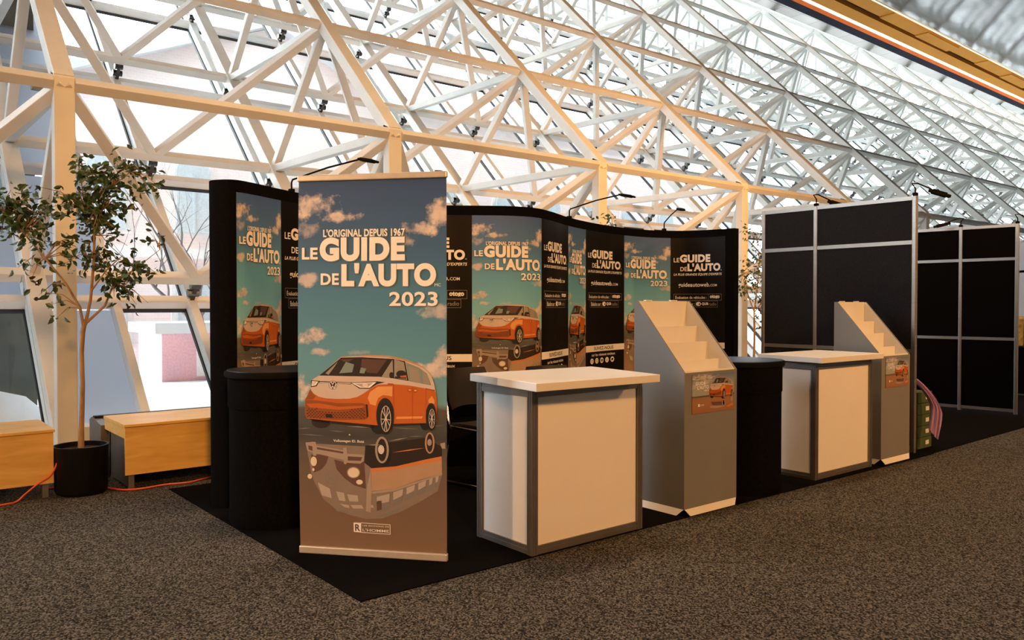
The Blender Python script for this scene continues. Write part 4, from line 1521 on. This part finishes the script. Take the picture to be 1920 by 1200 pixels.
# ------------------------------------------------------------------ potted ficus trees
def ficus(label, base, scale, seed, clusters, trunk, branches, nl):
    """trunk, branches: points (sideways, depth, height) around the pot; clusters: (sideways, depth, height, radius, share)"""
    rr = random.Random(seed)
    t = thing('potted_ficus', label, 'plant', base)
    B = Vector(base)
    SD, DP = Vector((math.sin(YAW), -math.cos(YAW), 0)), Vector((math.cos(YAW), math.sin(YAW), 0))
    W3 = lambda p: B + SD * p[0] + DP * p[1] + Vector((0, 0, p[2]))
    prof = [(.165, .006), (.18, .03), (.188, .33), (.192, .345), (.192, .365), (.176, .365), (.172, .31), (.02, .31)]
    MB().lathe(prof, 40, (base[0], base[1])).build('planter', M['pot'], t, smooth=True)
    MB().lathe([(.17, .30), (.165, .33), (.06, .342), (.01, .342)], 24, (base[0], base[1])).build('soil', M['soil'], t, smooth=True)
    tr = MB()
    tr.tube([W3(p[:3]) for p in trunk], [p[3] for p in trunk], 10)
    tr.build('trunk', M['bark'], t, smooth=True)
    bw = MB()
    tips = []
    for br in branches:
        bw.tube([W3(p[:3]) for p in br], [p[3] for p in br], 7)
        tips += [Vector(p[:3]) for p in br]
    lf = MB()
    tot = sum(c[4] for c in clusters)
    for c in clusters:
        c0 = Vector(c[:3])
        near = min(tips, key=lambda q: (q - c0).length)
        k = max(3, int(9 * c[4]))
        subs = []
        for i in range(k):
            d = Vector((rr.gauss(0, 1), rr.gauss(0, 1), rr.gauss(0, .8)))
            e = c0 + d * c[3] * .55
            mid_ = near.lerp(e, .5) + Vector((0, 0, .04))
            bw.tube([W3(near), W3(mid_), W3(e)], [.005, .0035, .0018], 5)
            subs += [mid_, e, mid_.lerp(e, .5)]
        for i in range(int(nl * c[4] / tot)):
            s_ = rr.choice(subs)
            p = s_ + Vector((rr.gauss(0, 1), rr.gauss(0, 1), rr.gauss(0, .8))) * c[3] * .30
            P = W3(p)
            ln = rr.uniform(.045, .08) * scale
            ax = Vector((rr.gauss(0, .7), rr.gauss(0, .7), rr.uniform(-1.2, .15))).normalized()
            sd = ax.cross(Vector((rr.gauss(0, 1), rr.gauss(0, 1), rr.gauss(0, 1)))).normalized()
            up = sd.cross(ax)
            wv = ln * .24
            v = [P, P + ax * ln * .3 + sd * wv + up * wv * .35, P + ax * ln * .62 + sd * wv * .85 + up * wv * .3, P + ax * ln - up * ln * .10,
                 P + ax * ln * .62 - sd * wv * .85 + up * wv * .3, P + ax * ln * .3 - sd * wv + up * wv * .35, P + ax * ln * .3, P + ax * ln * .62]
            lf.add(v, [(0, 1, 6), (1, 2, 7, 6), (2, 3, 7), (0, 6, 5), (6, 7, 4, 5), (7, 3, 4)])
    bw.build('branches', M['bark'], t, smooth=True)
    lf.build('leaves', M['leaf'], t, fix=False)


px = .00405                     # metres to one pixel of the plant's own measure sheet
H_ = lambda y: EYE + (571 - y) * px
S_ = lambda x: (x - 147) * px
tr = [(0, 0, .33, .024), (.005, 0, H_(800), .020), (.012, .01, H_(720), .017), (.012, 0, H_(660), .016), (.022, 0, H_(620), .018), (.045, 0, H_(598), .014)]
brs = [[(S_(157), 0, H_(608), .013), (S_(165), .02, H_(560), .011), (S_(171), .03, H_(480), .010), (S_(172), .03, H_(430), .009), (S_(158), .02, H_(390), .006), (S_(150), 0, H_(330), .004)],
       [(S_(155), 0, H_(618), .012), (S_(150), -.02, H_(575), .010), (S_(128), -.05, H_(530), .008), (S_(95), -.08, H_(485), .007), (S_(60), -.10, H_(440), .005), (S_(25), -.1, H_(400), .003)],
       [(S_(160), 0, H_(603), .011), (S_(188), .05, H_(572), .009), (S_(200), .09, H_(530), .007), (S_(240), .12, H_(500), .004), (S_(285), .12, H_(465), .002)],
       [(S_(171), .03, H_(440), .008), (S_(190), .0, H_(395), .006), (S_(215), -.03, H_(350), .004), (S_(250), -.05, H_(325), .003)],
       [(S_(166), .02, H_(545), .007), (S_(205), -.05, H_(505), .005), (S_(240), -.1, H_(480), .003)]]
cl = [(S_(35), -.1, H_(375), .20, 1.1), (S_(75), -.05, H_(400), .20, 1.2), (S_(30), -.1, H_(430), .17, .8), (S_(90), -.1, H_(450), .19, 1.0), (S_(125), 0, H_(375), .20, 1.4), (S_(150), .05, H_(330), .15, .6), (S_(165), 0, H_(405), .2, 1.3),
      (S_(205), 0, H_(345), .20, 1.5), (S_(240), -.05, H_(330), .16, .8), (S_(205), -.02, H_(395), .19, 1.3), (S_(145), .1, H_(300), .10, .25), (S_(260), 0, H_(345), .12, .35), (S_(120), .0, H_(470), .18, .7), (S_(150), 0, H_(500), .18, .7),
      (S_(60), -.05, H_(510), .15, .35), (S_(70), 0, H_(555), .12, .22), (S_(95), 0, H_(580), .08, .12), (S_(195), .05, H_(510), .2, .7), (S_(235), .05, H_(520), .18, .65), (S_(270), .1, H_(515), .13, .3), (S_(215), .03, H_(550), .15, .4), (S_(250), .03, H_(560), .12, .15), (S_(275), .1, H_(450), .12, .15), (S_(180), .05, H_(455), .15, .4)]
ficus('tall potted ficus in a black planter between the two plywood benches', (1.315, 6.80, 0), 1.0, 3, cl, tr, brs, 1400)
tr2 = [(0, 0, .33, .02), (.01, 0, 1.0, .016), (.0, 0, 1.35, .013)]
brs2 = [[(0, 0, 1.30, .012), (.05, 0, 1.7, .008), (.08, 0, 2.1, .005), (.05, 0, 2.4, .003)], [(0, 0, 1.32, .011), (-.1, 0, 1.6, .008), (-.2, 0, 1.9, .004)], [(0, 0, 1.3, .01), (.15, 0, 1.5, .007), (.25, 0, 1.75, .004)]]
cl2 = [(.0, 0, 2.55, .2, .6), (.02, 0, 2.2, .22, 1), (.0, 0, 1.9, .25, 1), (.12, .05, 1.75, .2, .8), (.1, 0, 1.45, .2, .7), (.05, 0, 1.2, .15, .25), (-.12, 0, 1.7, .2, .6)]
ficus('potted ficus showing in the gap between the display wall and the charcoal partition', (10.85, 7.4, 0), 1.0, 11, cl2, tr2, brs2, 420)
tr3 = [(0, 0, .33, .02), (.02, 0, 1.2, .015), (.0, 0, 1.7, .012)]
brs3 = [[(0, 0, 1.65, .01), (.05, 0, 2.0, .007), (.0, 0, 2.45, .003)], [(0, 0, 1.65, .009), (-.15, 0, 2.0, .005), (-.2, 0, 2.3, .003)]]
cl3 = [(.0, 0, 2.50, .16, .5), (-.08, 0, 2.2, .2, 1), (.1, 0, 2.1, .2, .8)]
ficus('potted ficus whose top leaves peek over the dip of the display wall', (7.64, 7.35, 0), 1.0, 17, cl3, tr3, brs3, 160)

# ------------------------------------------------------------------ boxes and jacket at the partition end
for i in range(5):
    z = .006 + .112 * i
    t = thing('green_box', ['green box with a white label, lowest of the stack beside the charcoal partition', 'green box with a white label, second from the floor beside the charcoal partition', 'green box with a white label, middle one of the stack beside the charcoal partition',
                            'green box with a white label, fourth from the floor beside the charcoal partition', 'green box with a white label, topmost of the stack under the lilac jacket'][i], 'box', (8.21, 3.78, z), 'stacked green boxes')
    dx = .012 * (i % 2)
    MB().box(8.06, 8.36 - dx, 3.63, 3.93, z, z + .108).build('carton', M['greenbox'], t, bevel=.004)
    MB().box(8.22, 8.29, 3.626, 3.63, z + .035, z + .075).build('sticker', M['whitecard'], t)
t = thing('side_table', 'small dark table behind the green boxes, carrying the lilac jacket', 'table', (8.2, 4.3, 0.006))
MB().box(7.95, 8.42, 4.12, 4.6, .66, .69).build('tabletop', M['blackplastic'], t)
for (x, y) in ((7.98, 4.15), (8.39, 4.15), (7.98, 4.57), (8.39, 4.57)):
    MB().box(x - .015, x + .015, y - .015, y + .015, .006, .66).build('leg', M['blackplastic'], t)
jk = MB()
nu, nv = 14, 18
for off in (0, .02):
    for j in range(nv + 1):
        v = j / nv
        for i in range(nu + 1):
            u = i / nu
            fold = .012 * math.sin(u * 15 + v * 4) + .006 * math.sin(u * 33 + 1)
            lat = .075 + .20 * math.sin(min(1, v * 1.25) * 1.57) - .07 * max(0, v - .6) / .4 - .13 * (1 - u) * (1 - .35 * v)
            dep = -.05 - .09 * math.sin(min(1, v * 2.2) * 1.57) + .10 * (1 - v) + fold - off
            z = .76 - .64 * v ** 1.15 - .05 * u * (1 - v) + .10 * (1 - u) * v
            x = 8.02 + .7765 * lat + .63 * dep
            y = 3.70 - .63 * lat + .7765 * dep
            jk.v.append(Vector((x, y, z)))
n1 = nu + 1
o2 = n1 * (nv + 1)
for j in range(nv):
    for i in range(nu):
        a = j * n1 + i
        for o_ in (0, o2):
            jk.f.append([o_ + a, o_ + a + 1, o_ + a + n1 + 1, o_ + a + n1])
            jk.m.append(0)
for i in range(nu):
    for a in (i, nv * n1 + i):
        jk.f.append([a, a + 1, o2 + a + 1, o2 + a])
        jk.m.append(0)
for j in range(nv):
    for a in (j * n1, j * n1 + nu):
        jk.f.append([a, a + n1, o2 + a + n1, o2 + a])
        jk.m.append(0)
tag(jk.build('lilac_jacket', M['lilac'], smooth=True), 'lilac jacket hanging down over the green boxes at the partition end', 'jacket')
db = MB().lathe([(.10, .69), (.12, .72), (.10, .84), (.05, .93), (.02, .95)], 16, (8.10, 4.36))
tag(db.build('dark_red_bag', M['darkred'], smooth=True), 'dark red cloth bag behind the lilac jacket', 'bag')

# ------------------------------------------------------------------ next booth at the far right
t = thing('poster_wall', 'pale poster wall of the far booth at the right edge', 'partition', (16.0, 5.0, 0))
MB().beam((15.6, 3.3, 1.55), (15.6, 6.2, 1.55), .03, 1.9, (0, 0, 1)).build('board', M['posterwhite'], t)
for y in (3.3, 4.6, 6.2):
    MB().box(15.58, 15.64, y - .02, y + .02, 0, 2.52).build('post', M['alu'], t)
MB().box(15.585, 15.60, 3.32, 6.18, 1.98, 2.02).build('rail', M['alu'], t)
MB().box(15.575, 15.584, 4.1, 4.2, 1.80, 1.86).build('logo_mark', M['greenbox'], t)
t = thing('draped_table', 'table under a black cloth in the far booth at the right edge', 'table', (14.8, 4.3, 0))
MB().box(14.5, 15.2, 3.4, 5.3, .0, .74).build('tablecloth', M['black'], t, bevel=.01)
MB().box(14.48, 15.22, 3.38, 5.32, .74, .76).build('tabletop', M['blackplastic'], t)
for i in range(6):
    y = 3.55 + .3 * i
    hgt = .34 + .05 * (i % 3)
    t = thing('yellow_package', 'yellow package standing on the black draped table of the far booth', 'package', (14.75, y, .76), 'yellow packages on the draped table')
    MB().box(14.62, 14.88, y - .12, y + .12, .76, .76 + hgt).build('pack', M['yellow'], t, bevel=.01)
    MB().prism([(14.64, y - .12, .76 + hgt), (14.86, y - .12, .76 + hgt), (14.75, y - .12, .80 + hgt)], (0, .24, 0)).build('folded_top', M['yellow'], t)
